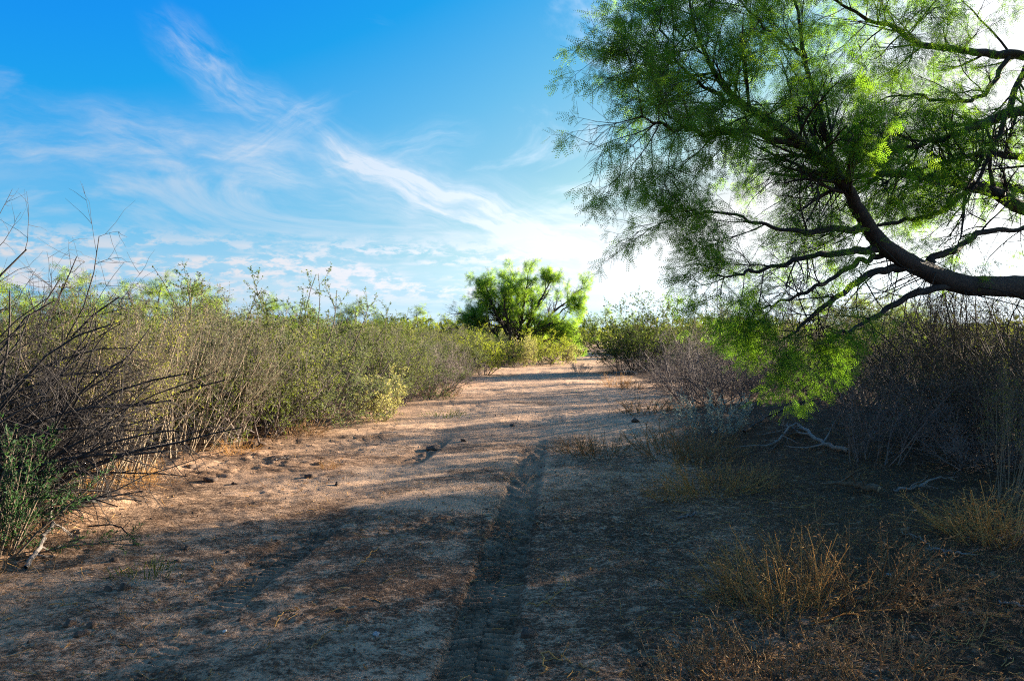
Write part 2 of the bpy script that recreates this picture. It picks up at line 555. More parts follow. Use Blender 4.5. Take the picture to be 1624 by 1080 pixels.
def ground_mat():
    m, t = new_mat('sandy_soil')
    co = t.n('ShaderNodeTexCoord').outputs['Object']
    lit = t.n('ShaderNodeAttribute', attribute_name='litter').outputs['Fac']  # litter cover, with foreground shade mixed in
    trk = t.n('ShaderNodeAttribute', attribute_name='pressed').outputs['Fac']
    n1 = t.noise(co, 0.45, 5.0, 0.6, 0.3)
    n2 = t.noise(co, 4.0, 6.0, 0.65, 0.4)
    n3 = t.noise(co, 38.0, 5.0, 0.7)
    n4 = t.noise(co, 140.0, 3.0, 0.7)
    sand = t.mix(t.smooth(n1, 0.3, 0.7), (0.46, 0.285, 0.175), (0.58, 0.38, 0.24))
    sand = t.mix(t.smooth(n2, 0.42, 0.78, 0.0, 0.5), sand, (0.22, 0.130, 0.080))
    gritty = t.smooth(t.noise(t.vmath('ADD', co, (9.0, 4.0, 0.0)), 1.1, 4.0, 0.6, 0.5), 0.38, 0.66)
    sand = t.mix(t.math('MULTIPLY', gritty, t.smooth(n3, 0.52, 0.68, 0.0, 0.75)), sand, (0.13, 0.072, 0.042))
    n5 = t.noise(t.vmath('MULTIPLY', co, (0.6, 1.0, 1.0)), 13.0, 5.0, 0.7, 0.8)
    sand = t.mix(t.math('MULTIPLY', t.math('ADD', gritty, 0.35), t.smooth(n5, 0.56, 0.70, 0.0, 0.6)), sand, (0.15, 0.085, 0.050))
    # crumbs of dry dung, bark and leaf strewn on the sand: dark with pale bits, doubling as painted foreground shade
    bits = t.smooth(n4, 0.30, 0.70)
    duff_and_shade = t.mix(bits, (0.034, 0.019, 0.011), (0.14, 0.076, 0.042))
    duff_and_shade = t.mix(t.smooth(n3, 0.62, 0.74), duff_and_shade, (0.36, 0.22, 0.12))
    duff_and_shade = t.mix(t.smooth(n5, 0.56, 0.66, 0.0, 0.8), duff_and_shade, sand)
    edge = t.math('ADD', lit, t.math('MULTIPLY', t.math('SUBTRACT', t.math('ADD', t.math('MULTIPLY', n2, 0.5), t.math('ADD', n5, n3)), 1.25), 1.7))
    col = t.mix(t.smooth(edge, 0.15, 0.75), sand, duff_and_shade)
    col = t.mix(t.math('MULTIPLY', trk, t.smooth(n3, 0.35, 0.65, 0.7, 0.25)), col, (0.075, 0.042, 0.024))
    b = t.n('ShaderNodeBsdfPrincipled')
    t.link(col, b.inputs['Base Color'])
    b.inputs['Roughness'].default_value = 0.95
    b.inputs['Specular IOR Level'].default_value = 0.15
    hgt = t.math('MULTIPLY', t.math('ADD', t.math('MULTIPLY', n3, 1.0), t.math('MULTIPLY', n4, 0.35)), t.math('ADD', 0.35, t.math('MULTIPLY', t.math('MAXIMUM', gritty, lit), 0.75)))
    bp = t.n('ShaderNodeBump')
    bp.inputs['Strength'].default_value = 1.0
    bp.inputs['Distance'].default_value = 0.030
    t.link(hgt, bp.inputs['Height'])
    t.link(bp.outputs[0], b.inputs['Normal'])
    o = t.n('ShaderNodeOutputMaterial')
    t.link(b.outputs[0], o.inputs[0])
    return m


M = dict(
    soil=ground_mat(),
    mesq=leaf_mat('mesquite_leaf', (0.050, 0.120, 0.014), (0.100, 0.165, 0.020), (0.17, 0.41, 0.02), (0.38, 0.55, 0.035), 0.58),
    mesq_bend=leaf_mat('sunlit_mesquite_leaf', (0.080, 0.165, 0.022), (0.135, 0.21, 0.03), (0.25, 0.48, 0.03), (0.41, 0.60, 0.05), 0.5),  # brighter copy of the mesquite leaf, sunlight put into its colour
    mesq_far=leaf_mat('far_mesquite_leaf', (0.05, 0.10, 0.012), (0.09, 0.14, 0.02), (0.17, 0.31, 0.02), (0.31, 0.42, 0.03), 0.5),
    olive=leaf_mat('olive_leaf', (0.050, 0.068, 0.020), (0.10, 0.118, 0.035), (0.12, 0.16, 0.02), (0.28, 0.31, 0.05), 0.42),
    greygreen=leaf_mat('grey_green_leaf', (0.055, 0.074, 0.038), (0.105, 0.125, 0.062), (0.11, 0.15, 0.04), (0.22, 0.26, 0.08), 0.36),
    olive_dark=leaf_mat('dark_olive_leaf', (0.030, 0.044, 0.014), (0.062, 0.078, 0.024), (0.08, 0.12, 0.015), (0.18, 0.21, 0.035), 0.42),
    olive_yellow=leaf_mat('yellow_olive_leaf', (0.085, 0.095, 0.020), (0.15, 0.155, 0.035), (0.20, 0.24, 0.02), (0.36, 0.37, 0.05), 0.45),
    grey_leaf=leaf_mat('ashy_leaf', (0.080, 0.085, 0.062), (0.14, 0.145, 0.105), (0.12, 0.14, 0.07), (0.22, 0.23, 0.12), 0.34),
    salt=leaf_mat('pale_saltbush_leaf', (0.21, 0.22, 0.085), (0.34, 0.33, 0.14), (0.36, 0.37, 0.08), (0.52, 0.48, 0.16), 0.4),
    bright=leaf_mat('bright_bush_leaf', (0.07, 0.11, 0.015), (0.13, 0.16, 0.025), (0.28, 0.36, 0.02), (0.42, 0.46, 0.04), 0.5),
    dark=leaf_mat('dark_small_leaf', (0.028, 0.050, 0.016), (0.060, 0.085, 0.025), (0.08, 0.14, 0.02), (0.16, 0.22, 0.03), 0.4),
    juniper=leaf_mat('feathery_green_leaf', (0.022, 0.060, 0.028), (0.055, 0.105, 0.040), (0.05, 0.14, 0.03), (0.10, 0.20, 0.05), 0.35),
    sage=leaf_mat('silver_sage_leaf', (0.24, 0.30, 0.27), (0.40, 0.45, 0.40), (0.12, 0.17, 0.14), (0.18, 0.23, 0.19), 0.3),
    straw=leaf_mat('dry_straw', (0.42, 0.23, 0.075), (0.64, 0.39, 0.14), (0.45, 0.26, 0.09), (0.65, 0.42, 0.16), 0.35),
    brown_straw=leaf_mat('brown_straw', (0.22, 0.125, 0.055), (0.44, 0.28, 0.135), (0.22, 0.12, 0.05), (0.36, 0.20, 0.09), 0.3),
    bark=wood_mat('mesquite_bark', (0.012, 0.009, 0.007), (0.060, 0.046, 0.037), 22, 1.0),
    pale=wood_mat('pale_stem_bark', (0.12, 0.095, 0.072), (0.34, 0.265, 0.165), 22, 0.3),
    grey=wood_mat('grey_twig_bark', (0.12, 0.095, 0.085), (0.25, 0.20, 0.175), 22, 0.3),
    brown=wood_mat('brown_twig_bark', (0.060, 0.043, 0.030), (0.21, 0.152, 0.098), 22, 0.4),
    deadwood=wood_mat('weathered_deadwood', (0.11, 0.092, 0.080), (0.33, 0.285, 0.25), 18, 0.5),
    deaddark=wood_mat('dark_deadwood', (0.014, 0.012, 0.012), (0.050, 0.040, 0.036), 18, 0.5),  # silhouette shade of the dead shrub put into the wood colour
    cut=wood_mat('sawn_wood', (0.42, 0.27, 0.14), (0.55, 0.38, 0.22), 30, 0.2),
    clod=wood_mat('earth_clod', (0.050, 0.031, 0.020), (0.16, 0.095, 0.058), 30, 0.9),
    sandclod=wood_mat('sandy_clod', (0.24, 0.15, 0.095), (0.36, 0.24, 0.155), 30, 0.9),
    shell=wood_mat('white_shell', (0.62, 0.60, 0.56), (0.80, 0.78, 0.74), 40, 0.3, 0.5),
    stone=wood_mat('pale_stone', (0.32, 0.31, 0.31), (0.50, 0.48, 0.46), 30, 0.5),
)


# ------------------------------------------------------------------ objects
def obj(name, me, parent=None, kind=None):
    o = bpy.data.objects.new(name, me)
    COL.objects.link(o)
    if parent is not None:
        o.parent = parent
    if kind:
        o['kind'] = kind
    return o


def tag(o, label, cat, group=None):
    o['label'] = label
    o['category'] = cat
    if group:
        o['group'] = group
    return o


def thing(name, label, cat, loc, rz=0.0, sc=(1, 1, 1), group=None):
    o = bpy.data.objects.new(name, None)
    o.empty_display_size = 0.1
    COL.objects.link(o)
    o.location = loc
    o.rotation_euler = (0, 0, rz)
    o.scale = sc
    return tag(o, label, cat, group)


# ------------------------------------------------------------------ the ground: one sheet to the horizon
def build_ground():
    fine = np.linspace(-0.80, 0.80, 440)                       # dense where the track lies
    a0 = np.concatenate([np.linspace(-math.pi, -0.86, 34)[:-1], np.linspace(-0.86, -0.80, 5)[:-1], fine, np.linspace(0.80, 0.86, 5)[1:], np.linspace(0.86, math.pi, 34)[1:-1]])
    r = np.concatenate([np.linspace(0.0, 2.9, 14)[1:], np.geomspace(3.0, 7.0, 300), np.geomspace(7.0, 12.0, 80)[1:], np.geomspace(12, 48, 90)[1:], np.geomspace(50, 1500, 50)])
    A, Rd = np.meshgrid(a0, r)
    X, Y = np.sin(A) * Rd, np.cos(A) * Rd
    Z = ground_h(X, Y)
    Z = Z * sstep(900, 60, Rd)
    na, nr = len(a0), len(r)
    i = np.arange(nr - 1)[:, None] * na
    j = np.arange(na)[None, :]
    j2 = (j + 1) % na
    q = np.stack([i + j, i + j2, i + na + j2, i + na + j], -1).reshape(-1, 4)[:, ::-1]
    v = np.stack([X, Y, Z], -1).reshape(-1, 3)
    n = len(v)
    v = np.vstack([v, [[0, 0, float(ground_h(np.array([0.0]), np.array([0.0]))[0])]]])
    tri = np.stack([np.full(na, n), (np.arange(na) + 1) % na, np.arange(na)], -1)
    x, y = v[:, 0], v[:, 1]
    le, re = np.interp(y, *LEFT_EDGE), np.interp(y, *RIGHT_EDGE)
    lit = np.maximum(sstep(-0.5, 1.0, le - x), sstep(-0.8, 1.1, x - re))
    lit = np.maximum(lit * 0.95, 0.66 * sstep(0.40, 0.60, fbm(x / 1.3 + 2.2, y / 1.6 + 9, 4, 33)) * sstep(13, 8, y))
    lit = np.maximum(lit, 0.62 * sstep(-1.6, 0.6, x - 0.10 * (y - 4)) * sstep(11, 7, y))  # heavier litter that also paints shade into the right foreground
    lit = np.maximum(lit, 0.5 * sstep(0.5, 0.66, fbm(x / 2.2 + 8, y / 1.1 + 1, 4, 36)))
    lit = np.maximum(lit, 0.46 * sstep(6.8, 4.6, y) * sstep(-4.2, -2.2, x))  # shade painted on the near sand through the litter mask
    s = track_strength(x, y)[0]
    b = Bag().add(v, quads=q, tris=tri)
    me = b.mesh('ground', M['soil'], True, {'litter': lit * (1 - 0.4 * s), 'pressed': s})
    o = obj('ground', me, kind='structure')
    o['label'] = 'bare sandy track and soil strewn with dark litter and painted-in shade'
    return o


build_ground()

# ------------------------------------------------------------------ plant kinds, each built in a few variants
PINN = pinnate_template(6, 0.215, 0.055)
PINN_LOW = pinnate_template(4, 0.30, 0.075)


def stems_bundle(rng, n, base_r, h, tilt, K, wig, up, r0, lean=(0, 0, 0), taper=0.25):
    a = rng.uniform(0, 2 * math.pi, n)
    rad = base_r * np.sqrt(rng.uniform(0, 1, n))
    o = np.stack([np.cos(a) * rad, np.sin(a) * rad, np.full(n, -0.08)], 1)
    ti = np.radians(rng.uniform(tilt[0], tilt[1], n))
    a2 = a + rng.normal(0, 0.5, n)
    d = np.stack([np.cos(a2) * np.sin(ti), np.sin(a2) * np.sin(ti), np.cos(ti)], 1) + np.array(lean)
    P = walk(o, d, h * rng.uniform(0.7, 1.1, n), K, rng, wig, up)
    Rr = (r0 * rng.uniform(0.6, 1.3, n))[:, None] * np.linspace(1, taper, K)[None, :]
    return P, Rr


def kind_broom(rng, leaf, wood, dens=1.0):
    """fan of slim pale bare stems from the ground, small leaves and fine twigs above"""
    w, l = Bag(), Bag()
    P, r = stems_bundle(rng, int(24 * dens), 0.28, 1.95, (3, 26), 8, 0.055, 0.02, 0.0105, (0.22, 0, 0))
    tubes(w, P, r, 4, rng.uniform(0, 1, len(P)))
    b, br = grow(P, r, 9, 0.40, 1.0, (12, 42), 0.62, 5, rng, 0.12, 0.05, 0.55)
    tubes(w, b, br, 3, rng.uniform(0, 1, len(b)))
    c, cr = grow(b, br, 5, 0.1, 1.0, (20, 60), 0.22, 3, rng, 0.15, 0.03, 0.6, rmin=0.0016)
    tubes(w, c, cr, 3, rng.uniform(0, 0.3, len(c)))
    simple_leaves(l, c, 3, 0.026, 0.45, rng)
    simple_leaves(l, b[:, 1:], 4, 0.024, 0.45, rng)
    return w, l


def kind_bush(rng, n=16, h=1.5, tilt=(5, 55), nb=9, nc=6, nl=5, size=0.032, aspect=0.45, bl=0.55, cl=0.24, up=0.05, r0=0.011, base=0.22, b_t0=0.2):
    """leafy many-stemmed dome"""
    w, l = Bag(), Bag()
    P, r = stems_bundle(rng, n, base, h, tilt, 7, 0.09, up, r0)
    tubes(w, P, r, 4, rng.uniform(0, 1, len(P)))
    b, br = grow(P, r, nb, b_t0, 1.0, (20, 60), bl, 5, rng, 0.15, up, 0.55)
    tubes(w, b, br, 3, rng.uniform(0, 1, len(b)))
    c, cr = grow(b, br, nc, 0.1, 1.0, (25, 65), cl, 3, rng, 0.15, up, 0.6, rmin=0.0016)
    tubes(w, c, cr, 3, rng.uniform(0, 1, len(c)))
    simple_leaves(l, c, nl, size, aspect, rng)
    return w, l


def kind_thorny(rng):
    """stiff upright branches wrapped in tight clusters of small dark leaves: a spiky outline"""
    w, l = Bag(), Bag()
    P, r = stems_bundle(rng, 9, 0.18, 2.2, (4, 38), 9, 0.10, 0.02, 0.016)
    tubes(w, P, r, 5, rng.uniform(0, 1, len(P)))
    b, br = grow(P, r, 7, 0.3, 1.0, (25, 65), 0.62, 6, rng, 0.16, 0.03, 0.55)
    tubes(w, b, br, 3, rng.uniform(0, 1, len(b)))
    c, cr = grow(b, br, 6, 0.1, 1.0, (35, 85), 0.14, 3, rng, 0.15, 0.0, 0.6, rmin=0.002)
    tubes(w, c, cr, 3, rng.uniform(0, 1, len(c)))
    for arr, n in ((P[:, 4:], 50), (b, 40), (c, 8)):
        simple_leaves(l, arr, n, 0.024, 0.6, rng, spread=1.2)
    return w, l


def kind_bare(rng, n=12, h=1.5, tilt=(10, 60), up=-0.02, nb=9, nc=7, nd=0, r0=0.014, few=0, wig=0.14, lean=(0, 0, 0), base=0.25):
    """leafless tangle of arching twigs"""
    w, l = Bag(), Bag()
    P, r = stems_bundle(rng, n, base, h, tilt, 9, wig * 0.8, up, r0, lean)
    tubes(w, P, r, 5, rng.uniform(0, 1, len(P)))
    b, br = grow(P, r, nb, 0.15, 1.0, (20, 65), h * 0.36, 6, rng, wig, up, 0.55)
    tubes(w, b, br, 3, rng.uniform(0, 1, len(b)))
    c, cr = grow(b, br, nc, 0.1, 1.0, (25, 70), h * 0.16, 4, rng, wig, 0.0, 0.6, rmin=0.0018)
    tubes(w, c, cr, 3, rng.uniform(0, 1, len(c)))
    if nd:
        e, er = grow(c, cr, nd, 0.2, 1.0, (30, 80), h * 0.06, 3, rng, wig, 0.0, 0.7, rmin=0.0015)
        tubes(w, e, er, 3, rng.uniform(0, 1, len(e)))
    if few:
        simple_leaves(l, c, few, 0.026, 0.5, rng)
    return w, (l if few else None)


def kind_feathery(rng):
    """low bush of plume-like dark sprays"""
    w, l = Bag(), Bag()
    P, r = stems_bundle(rng, 34, 0.25, 0.95, (5, 62), 7, 0.06, -0.01, 0.008)
    tubes(w, P, r, 4, rng.uniform(0, 1, len(P)))
    b, br = grow(P, r, 12, 0.15, 1.0, (20, 40), 0.28, 4, rng, 0.08, 0.03, 0.5, rmin=0.002)
    tubes(w, b, br, 3)
    simple_leaves(l, P[:, 2:], 30, 0.035, 0.22, rng, spread=0.7)
    simple_leaves(l, b, 16, 0.035, 0.22, rng, spread=0.7)
    return w, l


def kind_sage(rng):
    w, l = Bag(), Bag()
    P, r = stems_bundle(rng, 30, 0.24, 0.55, (2, 42), 6, 0.05, 0.04, 0.004)
    tubes(w, P, r, 3, rng.uniform(0, 1, len(P)))
    b, br = grow(P, r, 3, 0.4, 1.0, (15, 35), 0.18, 4, rng, 0.06, 0.08, 0.6, rmin=0.0012)
    tubes(w, b, br, 3)
    simple_leaves(l, P[:, 1:], 30, 0.038, 0.3, rng, spread=0.8)
    simple_leaves(l, b, 7, 0.026, 0.3, rng, spread=0.8)
    return w, l


def kind_grass(rng, n=90, h=0.35, base=0.14, tilt=(4, 60), heads=True, branchy=True):
    """dry grass or weed clump: arching straws with side stalks and crumbly seed heads"""
    w, l = Bag(), Bag()
    P, r = stems_bundle(rng, n, base, h, tilt, 6, 0.10, -0.015, 0.0034 if h > 0.2 else 0.0016, taper=0.45)
    tubes(w, P, r, 3, rng.uniform(0, 1, len(P)))
    if branchy:
        b, br = grow(P, r, 4, 0.3, 1.0, (20, 60), h * 0.3, 4, rng, 0.15, 0.02, 0.75, rmin=0.0016)
        tubes(w, b, br, 3, rng.uniform(0, 1, len(b)))
        if heads:
            simple_leaves(l, b, 2, 0.012, 0.4, rng)
    if heads:
        simple_leaves(l, P[:, 2:], 3, 0.018, 0.25, rng)
    return w, l


def kind_mesquite(rng, h=3.2, spread=1.0, dens=1.0, low=True):
    """small feathery mesquite seen from afar"""
    w, l = Bag(), Bag()
    P, r = stems_bundle(rng, 6, 0.25, h * 0.8, (12, 48), 8, 0.10, 0.02, 0.045)
    P[:, :, :2] *= spread
    tubes(w, P, r, 6, rng.uniform(0, 1, len(P)))
    b, br = grow(P, r, int(9 * dens), 0.3, 1.0, (25, 70), h * 0.30, 6, rng, 0.14, 0.02, 0.5)
    tubes(w, b, br, 4, rng.uniform(0, 1, len(b)))
    c, cr = grow(b, br, 7, 0.15, 1.0, (25, 70), h * 0.12, 4, rng, 0.15, -0.02, 0.5, rmin=0.004)
    tubes(w, c, cr, 3, rng.uniform(0, 1, len(c)))
    pinnate_leaves(l, c, int(6 * dens), 0.15, rng, PINN_LOW)
    return w, l


KINDS = {
    # kind: (object name, category, builder, wood, leaf, variants)
    'broom': ('pale_stemmed_shrub', lambda g: kind_broom(g, 0, 0), 'pale', 'olive', 3),
    'olive': ('olive_shrub', lambda g: kind_bush(g, 18, 1.75, (3, 40), 9, 6, 7, 0.032, 0.45, 0.55, 0.26, 0.05), 'grey', 'olive', 3),
    'greygreen': ('grey_green_shrub', lambda g: kind_bush(g, 24, 1.4, (4, 62), 10, 6, 10, 0.028, 0.5, 0.42, 0.22, 0.06, 0.010, 0.3, 0.08), 'grey', 'greygreen', 2),
    'salt': ('saltbush', lambda g: kind_bush(g, 16, 0.75, (8, 72), 8, 6, 8, 0.030, 0.5, 0.3, 0.16, 0.10, 0.008, 0.18, 0.1), 'pale', 'salt', 2),
    'bright': ('bright_green_bush', lambda g: kind_bush(g, 18, 1.35, (5, 58), 9, 6, 10, 0.034, 0.4, 0.45, 0.26, 0.07), 'brown', 'bright', 2),
    'dark': ('dark_green_shrub', lambda g: kind_bush(g, 20, 1.9, (5, 52), 10, 6, 10, 0.036, 0.55, 0.55, 0.28, 0.03), 'brown', 'dark', 2),
    'thorny': ('thorny_shrub', kind_thorny, 'brown', 'dark', 3),
    'feathery': ('feathery_bush', kind_feathery, 'brown', 'juniper', 1),
    'dead': ('dead_shrub', lambda g: kind_bare(g, 60, 2.0, (5, 70), -0.045, 9, 4, 0, 0.019, 0, 0.15, (0.85, -0.05, 0.45), 0.5), 'deaddark', None, 1),
    'greybare': ('bare_grey_shrub', lambda g: kind_bare(g, 28, 1.45, (5, 60), 0.02, 10, 8, 1, 0.009, 0, 0.13, (0, 0, 0), 0.35), 'grey', 'olive', 2),
    'thicket': ('bare_brown_shrub', lambda g: kind_bare(g, 34, 2.5, (5, 60), -0.022, 11, 6, 1, 0.016, 1, 0.12, (0, 0, 0), 0.45), 'brown', 'olive', 2),
    'sapling': ('spindly_grey_shrub', lambda g: kind_bare(g, 11, 1.5, (3, 34), 0.01, 7, 5, 0, 0.008, 0, 0.10), 'grey', None, 2),
    'sage': ('sage_plant', kind_sage, 'sage', 'sage', 2),
    'straw': ('dry_grass_clump', lambda g: kind_grass(g, 62, 0.42, 0.17), 'straw', 'straw', 3),
    'brownstraw': ('brown_weed_clump', lambda g: kind_grass(g, 75, 0.36, 0.22), 'brown_straw', 'brown_straw', 3),
    'tuft': ('green_tuft', lambda g: kind_grass(g, 160, 0.12, 0.05, (5, 65), False, False), 'bright', 'bright', 1),
    'mesquite': ('mesquite_tree', kind_mesquite, 'bark', 'mesq_far', 2),
}
CACHE = {}


def variant(kind, k):
    name, fn, wood, leaf, nv = KINDS[kind]
    key = (kind, k % nv)
    if key not in CACHE:
        rng = np.random.default_rng(abs(hash_str(kind)) % 100000 + 101 * (k % nv))
        w, l = fn(rng)
        allv = np.concatenate(w.v)
        CACHE[key] = (w.mesh(name + '_branchwork', M[wood]), l.mesh(name + '_foliage', M[leaf], False) if (l is not None and l.n) else None,
                      float(np.percentile(allv[:, 2], 99)))
    return CACHE[key]


def hash_str(s):
    h = 7
    for ch in s:
        h = (h * 31 + ord(ch)) % 1000003
    return h


PLACE = np.random.default_rng(5)
COUNT = {}


def plant(kind, x, y, h, label, cat, group=None, rz=None, wide=1.0):
    k = COUNT.get(kind, 0)
    COUNT[kind] = k + 1
    wm, lm, top = variant(kind, k)
    s = h / top
    name = KINDS[kind][0]
    rz = PLACE.uniform(0, 2 * math.pi) if rz is None else rz
    t = thing(name, label, cat, (x, y, gz(x, y)), rz, (s * wide, s * wide, s), group)
    straw = kind in ('straw', 'brownstraw', 'tuft')
    obj('stalks' if straw else 'branchwork', wm, t, 'stuff')
    if lm is not None:
        f = obj('seed_heads' if straw else 'foliage', lm, t, 'stuff')
        pick = {'olive': ('olive', 'olive_dark', 'olive_yellow', 'olive'), 'greygreen': ('greygreen', 'olive_dark', 'grey_leaf', 'greygreen'), 'broom': ('olive', 'grey_leaf', 'olive_yellow')}.get(kind)
        if pick:
            f.material_slots[0].link = 'OBJECT'
            f.material_slots[0].material = M[pick[int(PLACE.integers(len(pick)))]]
    return t


def plant_px(kind, px, D, h, label, cat, group=None, rz=None, wide=1.0):
    return plant(kind, (px - CX) / F * D, D, h, label, cat, group, rz, wide)


# ------------------------------------------------------------------ the leaning mesquite over the right of the track
def build_mesquite():
    rng = np.random.default_rng(11)
    root = thing('mesquite_tree', 'large mesquite leaning over the track with long dark limbs and drooping feathery leaves', 'tree', (7.1, 9.3, gz(7.1, 9.3)))
    off = np.array(root.location)

    def px(lst):
        return [(*(at(a, b, D) - off), r) for a, b, D, r in lst]

    limbs = {
        'A': px([(1765, 505, 9.25, .15), (1700, 480, 9.0, .13), (1624, 456, 8.5, .115), (1540, 452, 8.1, .10), (1470, 428, 7.8, .088), (1405, 393, 7.5, .078), (1380, 362, 7.35, .070), (1352, 315, 7.15, .056),
                 (1325, 278, 7.0, .048), (1280, 236, 6.8, .042), (1200, 183, 6.5, .030), (1135, 118, 6.3, .020), (1105, 50, 6.15, .012), (1085, -40, 6.1, .006)]),
        'B': px([(1327, 280, 7.0, .034), (1308, 210, 6.95, .030), (1290, 150, 6.9, .024), (1276, 90, 6.9, .018), (1262, 0, 6.9, .013), (1250, -90, 6.9, .006)]),
        'C': px([(1275, 232, 6.78, .030), (1180, 210, 6.5, .024), (1110, 212, 6.25, .018), (1060, 200, 6.1, .012), (1015, 188, 6.0, .004)]),
        'D': px([(1200, 184, 6.5, .020), (1140, 152, 6.35, .015), (1090, 116, 6.2, .011), (1055, 70, 6.1, .008), (1045, 15, 6.0, .004)]),
        'E': px([(1790, 395, 9.35, .11), (1700, 350, 9.2, .09), (1624, 330, 9.0, .075), (1570, 305, 8.7, .060), (1500, 287, 8.4, .046), (1440, 277, 8.2, .036), (1370, 279, 8.0, .027), (1300, 281, 7.8, .018), (1225, 276, 7.6, .008)]),
        'F': px([(1790, 330, 9.5, .10), (1700, 185, 9.2, .075), (1624, 176, 9.0, .058), (1560, 196, 8.6, .045), (1500, 217, 8.3, .034), (1440, 232, 8.1, .024), (1370, 238, 7.9, .014), (1310, 232, 7.8, .006)]),
        'G': px([(1760, 190, 9.3, .07), (1690, 110, 9.1, .055), (1624, 90, 8.9, .045), (1550, 84, 8.6, .038), (1457, 68, 8.2, .030), (1420, 46, 8.0, .024), (1368, 27, 7.8, .016), (1300, -20, 7.6, .008)]),
        'H': px([(1470, 430, 7.8, .050), (1425, 424, 7.65, .042), (1370, 440, 7.4, .032), (1318, 478, 7.2, .022), (1272, 515, 7.0, .014), (1228, 552, 6.9, .006)]),
        'I': px([(1405, 394, 7.5, .040), (1335, 400, 7.3, .030), (1262, 412, 7.0, .021), (1195, 432, 6.8, .013), (1125, 440, 6.6, .006)]),
        'J': px([(1384, 366, 7.36, .038), (1330, 364, 7.25, .030), (1268, 368, 7.0, .021), (1200, 352, 6.8, .013), (1125, 336, 6.6, .009), (1085, 345, 6.5, .004)]),
        'K': px([(1520, 452, 8.0, .040), (1440, 470, 7.7, .030), (1380, 508, 7.45, .022), (1325, 530, 7.2, .014), (1290, 555, 7.05, .006)]),
        'L': px([(1478, 432, 7.83, .040), (1480, 408, 7.9, .036), (1521, 393, 8.1, .032), (1560, 368, 8.3, .028), (1630, 355, 8.7, .02), (1700, 300, 9, .012)]),
        'N': px([(1420, 404, 7.56, .030), (1380, 410, 7.5, .026), (1320, 440, 7.3, .020), (1260, 470, 7.1, .013), (1195, 495, 6.95, .006)]),
        'Q': px([(1540, 300, 8.6, .032), (1480, 340, 8.2, .024), (1420, 352, 7.9, .018), (1350, 362, 7.7, .011), (1290, 380, 7.5, .005)]),
        'S': px([(1600, 92, 8.8, .030), (1560, 150, 8.6, .024), (1510, 160, 8.4, .018), (1450, 150, 8.1, .012), (1390, 160, 7.9, .005)]),
        'T': px([(1276, 90, 6.9, .014), (1230, 60, 6.7, .011), (1180, 10, 6.6, .007), (1150, -50, 6.5, .004)]),
    }
    limbs['Z'] = px([(1690, -10, 9.0, .045), (1625, 110, 8.8, .036), (1585, 210, 8.5, .026), (1545, 300, 8.2, .014), (1500, 360, 8.0, .005)])
    limbs['O'] = px([(1720, 270, 9.1, .05), (1630, 252, 8.9, .04), (1555, 244, 8.6, .028), (1480, 262, 8.3, .015), (1420, 285, 8.1, .005)])
    # limbs of the far half of the crown, beyond the frame
    up = np.array([0, 0, 0.0])
    limbs['U'] = [(0.0, 0.1, 2.6, .12), (0.5, 0.5, 3.6, .09), (1.2, 0.9, 4.6, .05), (1.8, 1.5, 5.4, .015)]
    limbs['V'] = [(0.1, 0.1, 2.0, .11), (1.2, 0.2, 2.9, .08), (2.5, -0.1, 3.5, .045), (3.6, -0.2, 3.7, .012)]
    limbs['W'] = [(0.0, 0.1, 2.7, .09), (-0.4, -0.3, 3.9, .07), (-1.0, -0.9, 4.8, .04), (-1.9, -1.7, 5.3, .012)]
    limbs['X'] = [(0.0, 0.1, 2.4, .10), (0.5, 1.3, 3.2, .07), (0.2, 2.8, 3.8, .04), (-0.3, 3.8, 4.0, .012)]
    limbs['Y'] = [(0.05, 0.0, 2.2, .10), (0.7, -1.0, 3.0, .07), (0.9, -2.4, 3.4, .04), (0.6, -3.2, 3.3, .012)]

    tk, tr = spline([(0, 0, -0.2, .27), (0.03, 0.0, 0.25, .22), (0.0, 0.04, 0.9, .20), (-0.1, 0.0, 1.5, .18), (-0.1, 0.0, 2.1, .17), (0.0, 0.06, 2.8, .12)], 16)
    b = Bag()
    tubes(b, tk[None], tr[None] * (1 + 0.08 * np.sin(np.arange(16) * 2.1))[None], 14)
    obj('trunk', b.mesh('trunk', M['bark']), root)
    leafy = Bag()
    twig = Bag()
    dens = {'H': 1.5, 'K': 0.15, 'L': 0.3, 'N': 1.2, 'I': 1.5, 'J': 1.3, 'C': 1.9, 'D': 1.9, 'A': 1.0, 'V': .8, 'X': .8, 'Y': .8, 'U': .8, 'W': .9}
    for key, pts in limbs.items():
        K = 26
        p, r = spline(pts, K)
        wv = rng.normal(size=(K, 3)) * 0.012
        wv[0] = 0
        p = p + wv
        # the limb itself: finer rings, swollen at knots, furrowed round its girth
        pf, rf = spline(np.hstack([p, r[:, None]]), 90 if r[0] > 0.05 else 50)
        rf = rf * (0.94 + 0.22 * fbm(np.arange(len(rf)) * 0.22 + 7 * len(key), np.full(len(rf), float(ord(key[0]))), 3, 13))
        b = Bag()
        ns = 12 if r[0] > 0.05 else 7
        tubes(b, pf[None], rf[None], ns)
        ax = np.repeat(pf, ns, 0)
        ring = np.tile(np.arange(ns), len(pf))
        gro = 1 + 0.16 * (fbm(np.repeat(np.arange(len(pf)), ns) * 0.16, ring * 1.7 + 3, 2, 29) - 0.5) + 0.06 * rng.normal(size=len(ax)).clip(-1, 1)
        b.v[0] = (ax + (b.v[0] - ax) * gro[:, None]).astype(np.float32)
        obj('limb', b.mesh('limb', M['bark']), root)
        L = float(np.linalg.norm(np.diff(p, axis=0), axis=1).sum())
        dn = dens.get(key, 1.0) * (1.25 if key in 'EFGSTZO' else 0.9 if key in 'IJNQ' else 1.05)
        n1 = max(5, int(4.6 * L * dn))
